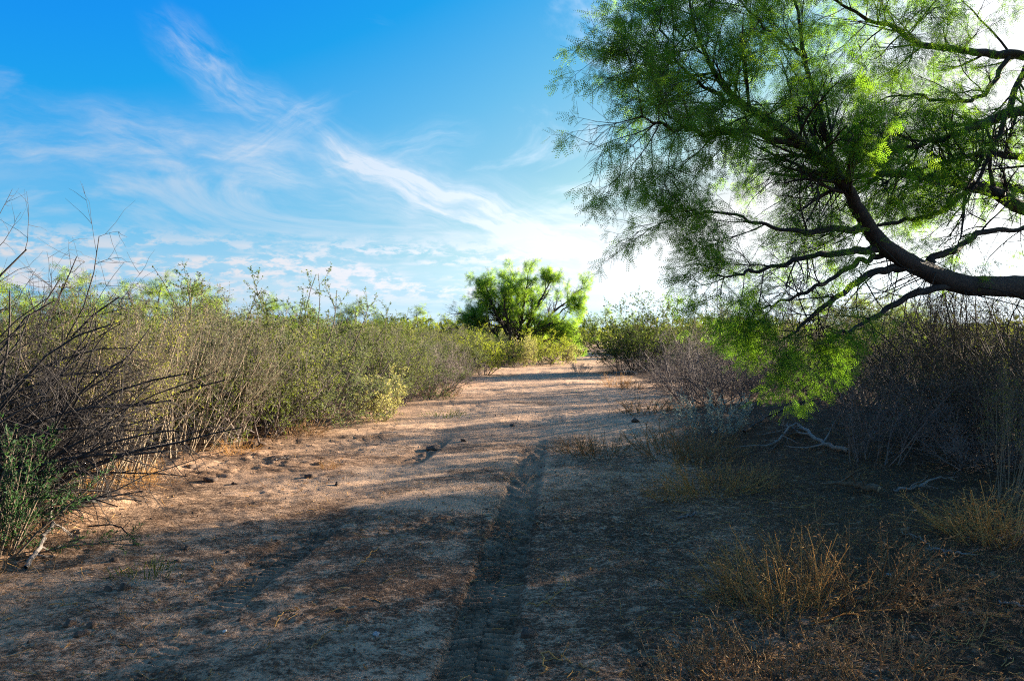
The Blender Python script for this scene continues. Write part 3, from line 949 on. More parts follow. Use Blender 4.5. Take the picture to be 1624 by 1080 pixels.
        t0 = {'A': 0.52, 'E': 0.3, 'F': 0.3, 'G': 0.25, 'K': .6, 'H': .55, 'L': .3, 'I': .4, 'J': .35, 'N': .55, 'Q': .4, 'B': .25}.get(key, 0.15)
        b1, r1 = grow(p[None], r[None], n1, t0, 1.0, (25, 65), 0.48 if key in 'HNIK' else 0.85, 7, rng, 0.10, 0.012, 0.42, 0.3, 0.35, rmin=0.0055)
        tubes(twig, b1, r1, 4, rng.uniform(0, 1, len(b1)))
        b2, r2 = grow(b1, r1, 6, 0.2, 1.0, (20, 60), 0.45, 5, rng, 0.12, -0.02, 0.55, 0.4, 0.3, rmin=0.003)
        tubes(twig, b2, r2, 3, rng.uniform(0, 1, len(b2)))
        b3, r3 = grow(b2, r2, 5, 0.15, 1.0, (20, 60), 0.22, 3, rng, 0.12, -0.08, 0.6, 0.5, 0.3, rmin=0.0018)
        tubes(twig, b3, r3, 3, rng.uniform(0, 1, len(b3)))
        # whole sprays go bare here and there, which opens gaps in the crown
        keep = fbm(b3[:, 1, 0] * 1.1 + 40, b3[:, 1, 2] * 1.1 + b3[:, 1, 1] * 0.7 + 40, 2, 91) > (0.2 if key in 'HNI' else 0.36)
        pinnate_leaves(leafy, b3[keep], 4 if key in 'ABCD' else 3, 0.108, rng, PINN_LOW if key in 'UVY' else PINN, droop=0.35 if key in 'HNIK' else 0.5)
    # leafless thin shoots under the limbs
    o = np.concatenate([np.asarray(limbs[k])[:-1, :3] for k in 'AEHKL'])
    o = np.repeat(o, 3, 0) + rng.normal(size=(len(o) * 3, 3)) * 0.05
    d = rng.normal(size=(len(o), 3)) * 0.6 + np.array([-0.5, -0.1, -0.5])
    sh = walk(o, d, rng.uniform(0.5, 1.1, len(o)), 7, rng, 0.12, -0.02)
    rs = np.full((len(o), 1), 0.007) * np.linspace(1, 0.3, 7)[None]
    tubes(twig, sh, rs, 4)
    s2, sr2 = grow(sh, rs, 5, 0.2, 1, (25, 70), 0.3, 4, rng, 0.15, 0, 0.6, rmin=0.002)
    tubes(twig, s2, sr2, 3)
    obj('twigs', twig.mesh('twigs', M['bark']), root, 'stuff')
    obj('foliage', leafy.mesh('mesquite_foliage', M['mesq'], False), root, 'stuff')


build_mesquite()


def copy_mesquite(x, y, rz, s, label):
    src = bpy.data.objects['mesquite_tree']
    r = src.copy()
    COL.objects.link(r)
    r.location, r.rotation_euler, r.scale = (x, y, gz(x, y)), (0, 0, rz), (s, s, s)
    r['label'] = label
    for ch in src.children:
        c = ch.copy()
        COL.objects.link(c)
        c.parent = r


copy_mesquite(14.5, 17.0, 2.2, 0.85, 'added second mesquite past the leaning one, shading the track')  # extra tree off to the right, added to cast shade on the foreground


# ------------------------------------------------------------------ the round mesquite at the bend of the track
def build_bend_tree():
    rng = np.random.default_rng(23)
    D = 44.0
    x0 = (818 - CX) / F * D
    root = thing('mesquite_tree', 'round many-trunked mesquite standing alone at the far bend of the track', 'tree', (x0, D, gz(x0, D)), 0, (0.92, 0.92, 1.0))
    sc = D / F                                                     # metres per photo pixel at the tree
    leafy, twig = Bag(), Bag()
    trunks = [[(0, 0, -0.2, .16), (-0.3, 0.1, 1.2, .12), (-0.9, 0.3, 2.4, .085), (-1.7, 0.4, 3.4, .05), (-2.4, 0.3, 4.0, .02)],
              [(0.1, 0.1, -0.2, .15), (0.0, 0.4, 1.3, .12), (-0.2, 0.8, 2.8, .08), (-0.3, 0.9, 4.2, .04), (-0.3, 0.9, 5.1, .015)],
              [(0.2, -0.1, -0.2, .16), (0.5, -0.2, 1.2, .12), (1.0, -0.4, 2.5, .085), (1.7, -0.5, 3.7, .045), (2.2, -0.4, 4.6, .015)],
              [(0.3, 0, -0.2, .15), (1.0, 0.1, 1.3, .11), (2.0, 0.3, 2.4, .08), (3.1, 0.4, 3.3, .045), (4.2, 0.3, 4.1, .015)],
              [(0.2, -0.2, -0.2, .13), (0.9, -0.8, 1.2, .10), (1.9, -1.2, 2.0, .07), (2.9, -1.4, 2.0, .04), (3.7, -1.5, 1.5, .015)],
              [(-0.1, 0, -0.2, .13), (-0.9, -0.4, 1.1, .10), (-1.9, -0.6, 2.0, .07), (-2.9, -0.6, 2.5, .04), (-3.7, -0.5, 2.6, .015)],
              [(0.1, -0.1, -0.2, .13), (-0.5, -0.3, 1.4, .10), (-1.4, -0.5, 3.0, .06), (-1.9, -0.5, 4.3, .02)],
              [(0.1, 0.1, -0.2, .14), (0.3, 0.0, 1.5, .11), (0.5, -0.1, 3.2, .07), (0.8, -0.2, 5.0, .018)],
              [(0.3, -0.2, -0.2, .12), (1.3, -0.5, 1.1, .09), (2.6, -0.7, 2.6, .05), (3.6, -0.8, 3.2, .015)],
              [(0.2, -0.3, -0.2, .12), (1.2, -1.0, 0.9, .08), (2.4, -1.5, 1.2, .04), (3.3, -1.7, 0.7, .012)],
              [(-0.1, -0.1, -0.2, .12), (-1.2, -0.6, 1.2, .08), (-2.4, -1.0, 1.9, .04), (-3.4, -1.1, 1.7, .012)],
              [(0.0, -0.1, -0.2, .13), (-0.3, -0.9, 1.3, .09), (-0.6, -1.7, 2.6, .06), (-0.8, -2.2, 3.7, .02)],
              [(0.0, 0.1, -0.2, .13), (0.5, 1.1, 1.5, .09), (1.0, 2.0, 2.8, .06), (1.2, 2.5, 4.0, .02)]]
    for pts in trunks:
        p, r = spline(pts, 16)
        p[1:] += rng.normal(size=(15, 3)) * 0.03
        b = Bag()
        tubes(b, p[None], r[None], 7)
        obj('trunk', b.mesh('trunk', M['bark']), root)
        b1, r1 = grow(p[None], r[None], 26, 0.2, 1.0, (20, 65), 1.35, 6, rng, 0.12, 0.02, 0.5, 0.3, 0.4, rmin=0.012)
        tubes(twig, b1, r1, 4)
        b2, r2 = grow(b1, r1, 9, 0.2, 1.0, (25, 65), 0.55, 4, rng, 0.14, 0.0, 0.5, 0.4, 0.3, rmin=0.006)
        tubes(twig, b2, r2, 3)
        keep = fbm(b2[:, 2, 0] * 0.8 + 40, b2[:, 2, 2] * 0.9 + b2[:, 2, 1] * 0.5 + 40, 2, 17) > 0.36
        pinnate_leaves(leafy, b2[keep], 10, 0.23, rng, PINN_LOW, droop=0.25)
    obj('twigs', twig.mesh('twigs', M['bark']), root, 'stuff')
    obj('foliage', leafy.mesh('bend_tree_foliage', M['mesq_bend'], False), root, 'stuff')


build_bend_tree()

# ------------------------------------------------------------------ shrubs one by one: (kind, px, distance, height, label)
HEDGE = 'shrubs along the left edge of the track'
for kind, px, D, h, wide, rz, label in [
    ('feathery', -42, 5.5, 0.85, 1.0, None, 'low dark green feathery bush beside the forked grey fallen branch'),
    ('dead', -110, 6.2, 1.75, 1.0, 0.0, 'leafless dark dead shrub arching its branches over the feathery green bush'),
    ('dead', -130, 7.0, 2.45, 0.8, 0.25, 'bare dead shrub with raised twiggy tips behind the arching dark dead shrub'),
    ('broom', 60, 8.0, 2.02, 1.0, 0, 'pale-stemmed shrub half hidden behind the dark arching dead branches'),
    ('broom', 138, 7.9, 1.93, 1.0, 0, 'clump of slanting pale stems nearest the fallen sticks'),
    ('broom', 205, 9.0, 1.98, 1.0, 0, 'pale-stemmed shrub between the nearest slanting clump and the straighter stems'),
    ('broom', 290, 10.3, 2.12, 1.0, 0, 'tall upright pale-stemmed shrub behind the dark clod at the track edge'),
    ('broom', 345, 11.2, 2.02, 1.0, 0, 'pale-stemmed shrub standing directly behind the small grey twiggy bush'),
    ('sapling', 368, 10.9, 0.65, 1.3, None, 'small grey twiggy bush at the edge of the bare sand'),
    ('greygreen', 405, 11.9, 1.85, 1.0, None, 'grey-green shrub where the pale stems give way to leafy bushes'),
    ('olive', 440, 12.4, 1.67, 1.0, None, 'olive shrub with dead stalks at its foot beside the pale-stemmed row'),
    ('thorny', 484, 14.3, 2.65, 0.9, None, 'thorny dark shrub whose leafy tip rises highest over the left bushes'),
    ('greygreen', 500, 13.6, 1.45, 1.15, None, 'broad grey-green bush below the tall thorny tip'),
    ('greygreen', 535, 15.4, 1.32, 1.15, None, 'grey-green bush leaning over the pale yellow-green saltbush'),
    ('salt', 603, 14.5, 0.86, 1.0, None, 'pale yellow-green rounded saltbush glowing in the sun at the track edge'),
    ('thorny', 588, 17.5, 2.15, 1.0, None, 'thorny shrub with a sideways branch above the pale saltbush'),
    ('olive', 632, 17.0, 1.41, 1.0, None, 'olive shrub just past the pale saltbush'),
    ('greygreen', 668, 18.6, 1.32, 1.0, None, 'dense grey-green bush in the middle of the left edge'),
    ('greybare', 690, 19.6, 1.36, 1.0, None, 'grey half-bare shrub with upright stalks beside the sunlit sand'),
    ('olive', 712, 22.5, 1.36, 1.0, None, 'olive shrub at the kink of the track edge'),
    ('greybare', 722, 24.0, 0.88, 1.1, None, 'low grey bare shrub ending the near row of bushes'),
    ('bright', 763, 29.5, 1.70, 1.25, None, 'rounded bright green bush in full sun before the round mesquite'),
    ('olive', 735, 28.0, 1.50, 1.1, None, 'olive bush against the left flank of the rounded bright green bush'),
    ('salt', 826, 36.5, 1.35, 0.8, None, 'pale dusty upright bush below the trunks of the round mesquite'),
    ('dark', 795, 37.0, 1.40, 1.0, None, 'dark shrub between the bright green bush and the pale dusty bush'),
    ('bright', 866, 38.0, 1.70, 1.2, None, 'yellow-green bush under the right half of the round mesquite'),
    ('salt', 889, 40.5, 1.05, 1.3, None, 'pale yellow bush at the outer foot of the round mesquite'),
    ('thorny', 316, 14.5, 2.65, 0.75, None, 'slim thorny shrub poking above the pale stems'),
    ('olive', 250, 12.0, 2.02, 1.0, None, 'olive shrub filling the gap behind the upright pale stems'),
    ('greygreen', 360, 14.5, 1.94, 1.0, None, 'grey-green shrub behind the last of the pale-stemmed shrubs'),
]:
    cat = 'bush' if ('bush' in label.split(' ')[-0:6] or 'saltbush' in label) else 'shrub'
    plant_px(kind, px, D, h, label, cat, HEDGE, rz, wide)

# deeper rows of the left thicket: only their tops show, one like another
rng = np.random.default_rng(77)
LOOK = {'olive': 'olive shrub', 'greygreen': 'grey-green shrub', 'dark': 'dark shrub', 'greybare': 'bare grey shrub', 'broom': 'pale-stemmed shrub', 'bright': 'bright green bush'}
LANDMARK = [(-200, 'the arching dark dead shrub'), (60, 'the half-hidden pale-stemmed shrub'), (150, 'the nearest slanting pale stems'), (215, 'the second clump of slanting stems'),
            (290, 'the tall upright pale stems'), (345, 'the small grey twiggy bush'), (405, 'the first grey-green shrub'), (445, 'the olive shrub with dead stalks'),
            (490, 'the tallest thorny tip'), (545, 'the bush leaning over the saltbush'), (590, 'the pale rounded saltbush'), (635, 'the olive shrub past the saltbush'),
            (668, 'the dense grey-green mid bush'), (692, 'the half-bare upright stalks'), (718, 'the kink of the track edge'), (745, 'the rounded bright green bush'), (790, 'the left flank of the round mesquite')]
ROWS = ['right behind', 'in the second row behind', 'in the third row behind', 'farthest back behind']
used = {}
for row, (off_, kinds) in enumerate(((1.5, ['broom', 'olive', 'greygreen', 'olive']), (3.0, ['olive', 'greygreen', 'greybare', 'olive', 'bright']), (4.9, ['olive', 'greygreen', 'greybare', 'dark']), (7.4, ['bright', 'olive', 'greygreen', 'dark']))):
    D, k = 8.0 + row * 0.6, 0
    while D < 46:
        x = np.interp(D, *LEFT_EDGE) - off_ + rng.uniform(-0.4, 0.4)
        kd = kinds[k % len(kinds)]
        if kd == 'broom' and D > 13:
            kd = 'greygreen'
        if abs(x / D) < 0.80:
            px = CX + F * x / D
            lab = '%s %s %s' % (LOOK[kd], ROWS[row], min(LANDMARK, key=lambda q: abs(q[0] - px))[1])
            t = plant(kd, x, D, rng.uniform(1.35, 1.95), lab, 'bush' if kd == 'bright' else 'shrub', None)
            used.setdefault(lab, []).append(t)
        D += rng.uniform(1.2, 1.9) * (1 + D / 45)
        k += 1
for lab, ts in used.items():
    for t in ts:
        t['group'] = 'look-alike shrubs: ' + lab if len(ts) > 1 else 'shrubs of the left thicket'

RIGHTG = 'shrubs along the right side of the track'
for kind, px, D, h, wide, label in [
    ('dark', 988, 31.0, 2.1, 1.35, 'dark green shrub standing by itself where the track narrows far ahead'),
    ('dark', 1018, 31.8, 3.0, 1.2, 'tall dark shrub with pale upright twigs in the far dark clump'),
    ('greybare', 1040, 31.5, 2.2, 1.0, 'grey twiggy shrub rising out of the far dark clump'),
    ('dark', 1068, 32.0, 2.0, 1.3, 'dark shrub ending the far dark clump next to the grey brush'),
    ('thorny', 1105, 27.0, 2.9, 1.2, 'thorny shrub arching behind the bare grey brush'),
    ('olive', 1145, 24.0, 2.3, 1.1, 'olive shrub behind the hanging bright green mesquite spray'),
    ('greybare', 1108, 17.2, 1.75, 1.2, 'purplish-grey bare bush at the edge of the track beyond the silver sage'),
    ('greybare', 1150, 15.6, 1.5, 1.2, 'bare grey bush right behind the silver sage'),
    ('greybare', 1075, 20.5, 1.0, 1.3, 'low dusty grey bush farthest along the right track edge'),
    ('greybare', 1235, 14.6, 1.2, 1.2, 'bare grey bush on the far side of the earth bank'),
    ('thicket', 1290, 14.5, 1.40, 1.1, 'bare brown shrub on top of the earth bank'),
    ('thicket', 1370, 12.6, 1.60, 1.1, 'bare brown shrub behind the spindly grey shrub'),
    ('thicket', 1445, 11.6, 1.89, 1.1, 'tangled brown shrub over the dead branch heap'),
    ('thicket', 1520, 10.6, 2.02, 1.1, 'dense bare shrub under the thickest mesquite limb'),
    ('thicket', 1600, 9.6, 2.11, 1.1, 'tall bare brown shrub beside the mesquite trunk'),
    ('thicket', 1560, 12.5, 2.20, 1.1, 'bare shrub behind the dense tangle under the thickest limb'),
    ('thicket', 1680, 8.6, 2.02, 1.1, 'bare brown shrub cut off by the edge of the view'),
    ('thicket', 1460, 14.0, 1.80, 1.2, 'brown bare shrub seen through the tangle below the mesquite fork'),
    ('thicket', 1330, 17.5, 1.80, 1.2, 'brown bare shrub farthest back beneath the drooping limbs'),
    ('greybare', 1480, 9.6, 1.1, 1.3, 'low grey tangle at the foot of the dense bare shrub'),
    ('greybare', 1560, 8.6, 1.0, 1.4, 'low grey tangle next to the yellow-leaved thin shrub'),
    ('sapling', 1385, 8.8, 1.35, 1.1, 'spindly grey shrub rising behind the sawn log'),
    ('sapling', 1352, 9.3, 1.1, 1.2, 'slim grey shrub leaning beside the pale fallen branch'),
]:
    plant_px(kind, px, D, h, label, 'bush' if 'bush' in label else 'shrub', RIGHTG, None, wide)
plant_px('broom', 1598, 7.0, 1.25, 'thin shrub with a few yellow leaves above the orange grass', 'shrub', None, 0, 0.7)

# beyond the frame to the right and behind the near shrubs: the thicket that shades the track
for i, (x, y, h) in enumerate([(9.6, 7.4, 1.5), (10.6, 6.0, 1.6), (8.6, 12.0, 2.5), (10.0, 9.8, 2.5), (9.6, 15.0, 2.5), (11.5, 12.5, 2.6), (8.0, 17.5, 2.4), (6.2, 20.5, 2.3), (7.6, 23.5, 2.4)]):
    plant('thicket' if i % 3 else 'olive', x, y, h, 'bare brown shrub in the thicket on the far side of the leaning mesquite' if i % 3 else 'olive shrub in the thicket on the far side of the leaning mesquite',
          'shrub', 'thicket beyond the leaning mesquite, ' + ('bare' if i % 3 else 'olive'), None, 1.15)

# ------------------------------------------------------------------ small plants
for kind, px, py, h, wide, label, cat in [
    ('sage', 1122, 694, 0.64, 1.2, 'silver-blue sage plant at the right edge of the track', 'plant'),
    ('sage', 922, 592, 0.42, 1.3, 'small blue-grey plant in the middle of the far track', 'plant'),
    ('straw', 980, 614, 0.45, 1.1, 'small pale grass clump in the track before the far dark shrubs', 'grass clump'),
    ('brownstraw', 1003, 617, 0.28, 1.4, 'brown weeds touching the small pale grass clump', 'weeds'),
    ('brownstraw', 945, 722, 0.30, 1.25, 'dead brown weed alone on the bare sand beside the tyre track', 'weeds'),
    ('brownstraw', 915, 718, 0.24, 1.2, 'grey-brown weed spreading from the lone dead weed towards the tyre track', 'weeds'),
    ('brownstraw', 1022, 654, 0.34, 1.7, 'low brown weed mat where the right track edge turns', 'weeds'),
    ('brownstraw', 1088, 722, 0.42, 1.35, 'brown weed clump in front of the silver sage', 'weeds'),
    ('brownstraw', 1120, 728, 0.30, 1.3, 'brown weeds between the silver sage and the pale fallen branch', 'weeds'),
    ('straw', 1128, 780, 0.34, 1.35, 'golden dry grass clump in the shade left of the sawn log', 'grass clump'),
    ('straw', 1065, 792, 0.20, 1.3, 'small flattened straw clump touching the golden one', 'grass clump'),
    ('straw', 1245, 962, 0.44, 0.95, 'large golden weed clump in the shaded foreground', 'weeds'),
    ('straw', 1210, 955, 0.30, 1.2, 'low straw on the flank of the large golden weed clump', 'weeds'),
    ('brownstraw', 1345, 935, 0.42, 1.2, 'thin brown weeds just beyond the large golden clump', 'weeds'),
    ('straw', 1595, 855, 0.38, 1.5, 'orange dry grass lit by the sun under the thin yellow-leaved shrub', 'grass clump'),
    ('straw', 1555, 850, 0.24, 1.4, 'short orange grass on the near flank of the sunlit orange grass', 'grass clump'),
    ('brownstraw', 1230, 1085, 0.26, 1.3, 'brown weeds at the very front of the shaded ground', 'weeds'),
    ('brownstraw', 1395, 1075, 0.26, 1.3, 'sparse brown weeds in the front of the darkest ground', 'weeds'),
    ('brownstraw', 1100, 1090, 0.2, 1.3, 'low brown weeds nearest the tyre track at the front', 'weeds'),
    ('straw', 215, 770, 0.26, 1.0, 'thin golden straw at the foot of the pale stems', 'grass clump'),
    ('straw', 130, 772, 0.22, 1.2, 'dry grass under the nearest slanting stems', 'grass clump'),
    ('tuft', 233, 910, 0.075, 1.1, 'tiny bright green tuft alone on the sand', 'plant'),
    ('tuft', 708, 660, 0.11, 1.6, 'green tuft beside the left wheel print far up the track', 'plant'),
    ('straw', 520, 742, 0.10, 1.5, 'flattened dry straw mat on the sunlit sand', 'grass clump'),
    ('brownstraw', 1180, 770, 0.26, 1.3, 'faint brown weeds between the golden grass and the pale fallen branch', 'weeds'),
    ('straw', 375, 720, 0.22, 1.2, 'dry straw in front of the small grey twiggy bush', 'grass clump'),
    ('brownstraw', 470, 690, 0.3, 1.3, 'dead stalks at the base of the olive shrub by the sand', 'weeds'),
    ('brownstraw', 700, 628, 0.35, 1.4, 'brown dead grass at the foot of the upright grey stalks', 'weeds'),
]:
    x, y = ground_at(px, py)
    plant(kind, x, y, h, label, cat, None, None, wide)

# ------------------------------------------------------------------ far vegetation
for px, D, h, wide, label in [
    (957, 76, 3.9, 1.0, 'small dark mesquite framed between the round mesquite and the far dark shrubs'),
    (378, 30, 3.0, 1.2, 'bright green mesquite top behind the pale-stemmed shrubs'),
    (245, 26, 3.1, 1.2, 'yellow-green mesquite top right behind the tall pale stems'),
    (195, 30, 3.6, 1.2, 'green mesquite top above the tips of the dead shrub'),
    (70, 24, 3.1, 1.2, 'green mesquite behind the dead shrub'),
    (525, 36, 2.9, 1.3, 'green mesquite top between the two thorny shrubs'),
    (660, 48, 3.0, 1.3, 'far mesquite showing over the middle of the left thicket'),
    (1250, 40, 3.2, 1.3, 'mesquite glimpsed under the drooping limbs'),
    (1420, 36, 3.2, 1.3, 'mesquite seen through the bare brown thicket'),
    (455, 44, 3.3, 1.3, 'far green mesquite beside the tallest thorny tip'),
]:
    plant_px('mesquite', px, D, h, label, 'tree', None, None, wide)


def distant_brush():
    """the brush plain that runs on to the horizon and reads as one mass"""
    rng = np.random.default_rng(3)
    w, l = Bag(), Bag()
    n = 0
    for _ in range(900):
        D = rng.uniform(48, 300) if rng.uniform() < 0.7 else rng.uniform(48, 110)
        a = rng.uniform(-0.95, 0.95)
        x, y = math.sin(a) * D, math.cos(a) * D
        if np.interp(y, *LEFT_EDGE) - 1.0 < x < np.interp(y, *RIGHT_EDGE) + 1.0 and y < 95:
            continue
        h = rng.uniform(1.2, 2.6)
        r = h * rng.uniform(0.6, 1.0)
        k = int(np.clip(13000 / D, 60, 210))
        u = unit(rng.normal(size=(k, 3))) * (rng.uniform(0.55, 1.0, (k, 1)))
        o = np.array([x, y, h * 0.5]) + u * np.array([r, r, h * 0.5]) * (0.8 + 0.4 * rng.uniform(size=(k, 1)))
        d = unit(u + rng.normal(size=(k, 3)) * 0.7)
        P = np.stack([o, o + d * 0.25], 1)
        simple_leaves(l, P, 1, 0.35 + D * 0.0016, 0.55, rng)
        s0 = np.array([[x, y, -0.1]]) + rng.normal(size=(5, 3)) * np.array([0.15, 0.15, 0])
        sd = rng.normal(size=(5, 3)) * 0.5 + np.array([0, 0, 1])
        S = walk(s0, sd, np.full(5, h * 0.8), 4, rng, 0.1)
        tubes(w, S, np.full((5, 4), 0.03), 3)
        n += 1
    b = obj('distant_brush', l.mesh('distant_brush', M['olive'], False), kind='stuff')
    b['label'] = 'low green brush covering the plain to the horizon'
    b2 = obj('distant_brushwood', w.mesh('distant_brushwood', M['brown']), kind='stuff')
    b2['label'] = 'stems of the low brush on the plain'


distant_brush()


# ------------------------------------------------------------------ fallen wood, clods, stones
def wood_piece(name, label, cat, pts, mat, seed, side=0, side_len=0.3, sides=6, r_tip=None, up=0.0, group=None):
    """a fallen branch lying on the ground: pts are (px, py, lift, radius) on the photo's ground"""
    rng = np.random.default_rng(seed)
    q = []
    for px, py, lift, r in pts:
        x, y = ground_at(px, py)
        q.append((x, y, gz(x, y) + lift, r))
    base = np.array(q[0][:3])
    root = thing(name, label, cat, tuple(base), group=group)
    q = [(a - base[0], b - base[1], c - base[2], r) for a, b, c, r in q]
    p, r = spline(q, max(8, 5 * len(q)))
    p[1:-1] += rng.normal(size=(len(p) - 2, 3)) * 0.008
    b = Bag()
    tubes(b, p[None], r[None], sides)
    v = len(p) * sides
    b.add(np.vstack([p[0], p[-1]]), tris=[(0 - v + s, 0, (s + 1) % sides - v) for s in range(sides)] if False else None)
    obj('stem', b.mesh(name + '_stem', M[mat]), root)
    if side:
        c, cr = grow(p[None], r[None], side, 0.15, 0.95, (25, 65), side_len, 6, rng, 0.16, up, 0.6, 0.35, rmin=0.003)
        wpos = c + base
        g = ground_h(wpos[..., 0], wpos[..., 1])
        c[..., 2] = np.maximum(c[..., 2], g - base[2] + 0.006)
        d, dr = grow(c, cr, 3, 0.3, 1, (25, 70), side_len * 0.4, 4, rng, 0.16, up, 0.6, 0.4, rmin=0.002)
        wpos = d + base
        g = ground_h(wpos[..., 0], wpos[..., 1])
        d[..., 2] = np.maximum(d[..., 2], g - base[2] + 0.004)
        for k in range(len(c)):
            b = Bag()
            tubes(b, c[k:k + 1], cr[k:k + 1], 5)
            tubes(b, d[3 * k:3 * k + 3], dr[3 * k:3 * k + 3], 3)
            obj('side_branch', b.mesh(name + '_side_branch', M[mat]), root)
    return root


wood_piece('fallen_branch', 'forked grey fallen branch lying by the feathery green bush', 'branch', [(40, 905, 0.02, .018), (62, 880, 0.06, .017), (80, 855, 0.12, .016), (75, 835, 0.16, .014), (48, 818, 0.16, .010)], 'deadwood', 1, 6, 0.34, up=-0.06)
wood_piece('fallen_branch', 'long dark fallen branch under the slanting pale stems', 'branch', [(70, 815, 0.03, .014), (120, 812, 0.05, .014), (165, 803, 0.07, .012), (225, 800, 0.03, .006)], 'deaddark', 2, 6, 0.35)
wood_piece('fallen_branch', 'thin dark twiggy branch lying in front of the long dark one', 'branch', [(140, 838, 0.02, .008), (180, 842, 0.05, .007), (222, 864, 0.01, .004)], 'deaddark', 3, 5, 0.22)
wood_piece('fallen_branch', 'bleached branching deadwood at the foot of the earth bank', 'branch', [(1345, 722, 0.04, .028), (1300, 715, 0.08, .026), (1262, 708, 0.10, .020), (1225, 716, 0.06, .015), (1160, 714, 0.03, .007)], 'deadwood', 4, 12, 0.55, up=0.01)
wood_piece('fallen_branch', 'dark old branch lying behind the bleached deadwood', 'branch', [(1180, 700, 0.03, .02), (1230, 690, 0.06, .016), (1290, 684, 0.06, .008)], 'deaddark', 5, 7, 0.4)
wood_piece('fallen_branch', 'crooked grey branch trailing from the sawn log', 'branch', [(1415, 780, 0.02, .014), (1455, 778, 0.03, .013), (1485, 768, 0.06, .010), (1515, 768, 0.03, .004)], 'deadwood', 6, 3, 0.2)
wood_piece('fallen_stick', 'grey stick pointing at the orange grass', 'stick', [(1468, 872, 0.01, .009), (1500, 878, 0.03, .009), (1550, 882, 0.01, .006)], 'deadwood', 7, 2, 0.14)
wood_piece('fallen_stick', 'thin forked stick left of the grey one in the shaded litter', 'stick', [(1430, 845, 0.01, .006), (1462, 862, 0.03, .005), (1482, 878, 0.01, .003)], 'deadwood', 8, 2, 0.14)
wood_piece('fallen_stick', 'pale stick in the darkest corner of the litter', 'stick', [(1585, 955, 0.01, .007), (1620, 968, 0.02, .008), (1680, 985, 0.01, .008)], 'deadwood', 9)
wood_piece('fallen_stick', 'curved straw-coloured stick on the bare sand left of the tyre track', 'stick', [(567, 896, 0.006, .0035), (580, 890, 0.015, .0035), (590, 880, 0.02, .003), (600, 868, 0.006, .002)], 'straw', 10)
wood_piece('fallen_stick', 'bent stick in front of the curved straw-coloured one', 'stick', [(436, 995, 0.006, .003), (450, 972, 0.012, .003), (475, 968, 0.006, .002)], 'straw', 11)
wood_piece('fallen_stick', 'crooked twig lying near the pale grey stone', 'stick', [(492, 1030, 0.006, .004), (520, 1008, 0.02, .004), (545, 1000, 0.02, .003), (550, 985, 0.01, .002)], 'brown_straw', 12, 2, 0.08)
wood_piece('fallen_stick', 'short broken stick by itself on the shaded ground beyond the golden weeds', 'stick', [(1075, 823, 0.01, .011), (1105, 817, 0.015, .010)], 'grey', 13)
wood_piece('fallen_stick', 'broken brown stick right of the large golden weed clump', 'stick', [(1440, 951, 0.01, .008), (1472, 946, 0.012, .007)], 'brown_straw', 14)
wood_piece('fallen_stick', 'tan stick on the ground in front of the large golden weed clump', 'stick', [(1312, 1000, 0.01, .008), (1332, 984, 0.012, .007)], 'straw', 15)
wood_piece('fallen_stick', 'bare twig lying on the tyre track ridge near the front', 'stick', [(835, 962, 0.01, .004), (868, 958, 0.02, .004), (895, 940, 0.05, .003), (893, 920, 0.03, .002)], 'straw', 16, 3, 0.1)
wood_piece('fallen_stick', 'hooked twig at the front right of the tyre track', 'stick', [(865, 1065, 0.01, .004), (866, 1045, 0.03, .004), (905, 1050, 0.01, .003), (950, 1068, 0.01, .002)], 'straw', 17, 2, 0.1)
wood_piece('fallen_stick', 'tan twig under the pale-stemmed shrubs on the reddish litter', 'stick', [(105, 791, 0.01, .008), (150, 785, 0.02, .006)], 'straw', 18)
wood_piece('fallen_stick', 'small white stick on the far edge of the sunlit sand', 'stick', [(437, 728, 0.01, .008), (458, 726, 0.02, .006)], 'deadwood', 19)
wood_piece('fallen_stick', 'long pale stick lying across the far track before the dark shrubs', 'stick', [(972, 593, 0.03, .03), (1000, 591, 0.07, .03), (1012, 595, 0.03, .02)], 'deadwood', 20)
wood_piece('fallen_stick', 'thin dark twig between the green tuft and the dark clods', 'stick', [(115, 958, 0.006, .003), (150, 962, 0.01, .003), (172, 968, 0.006, .003)], 'brown', 21)


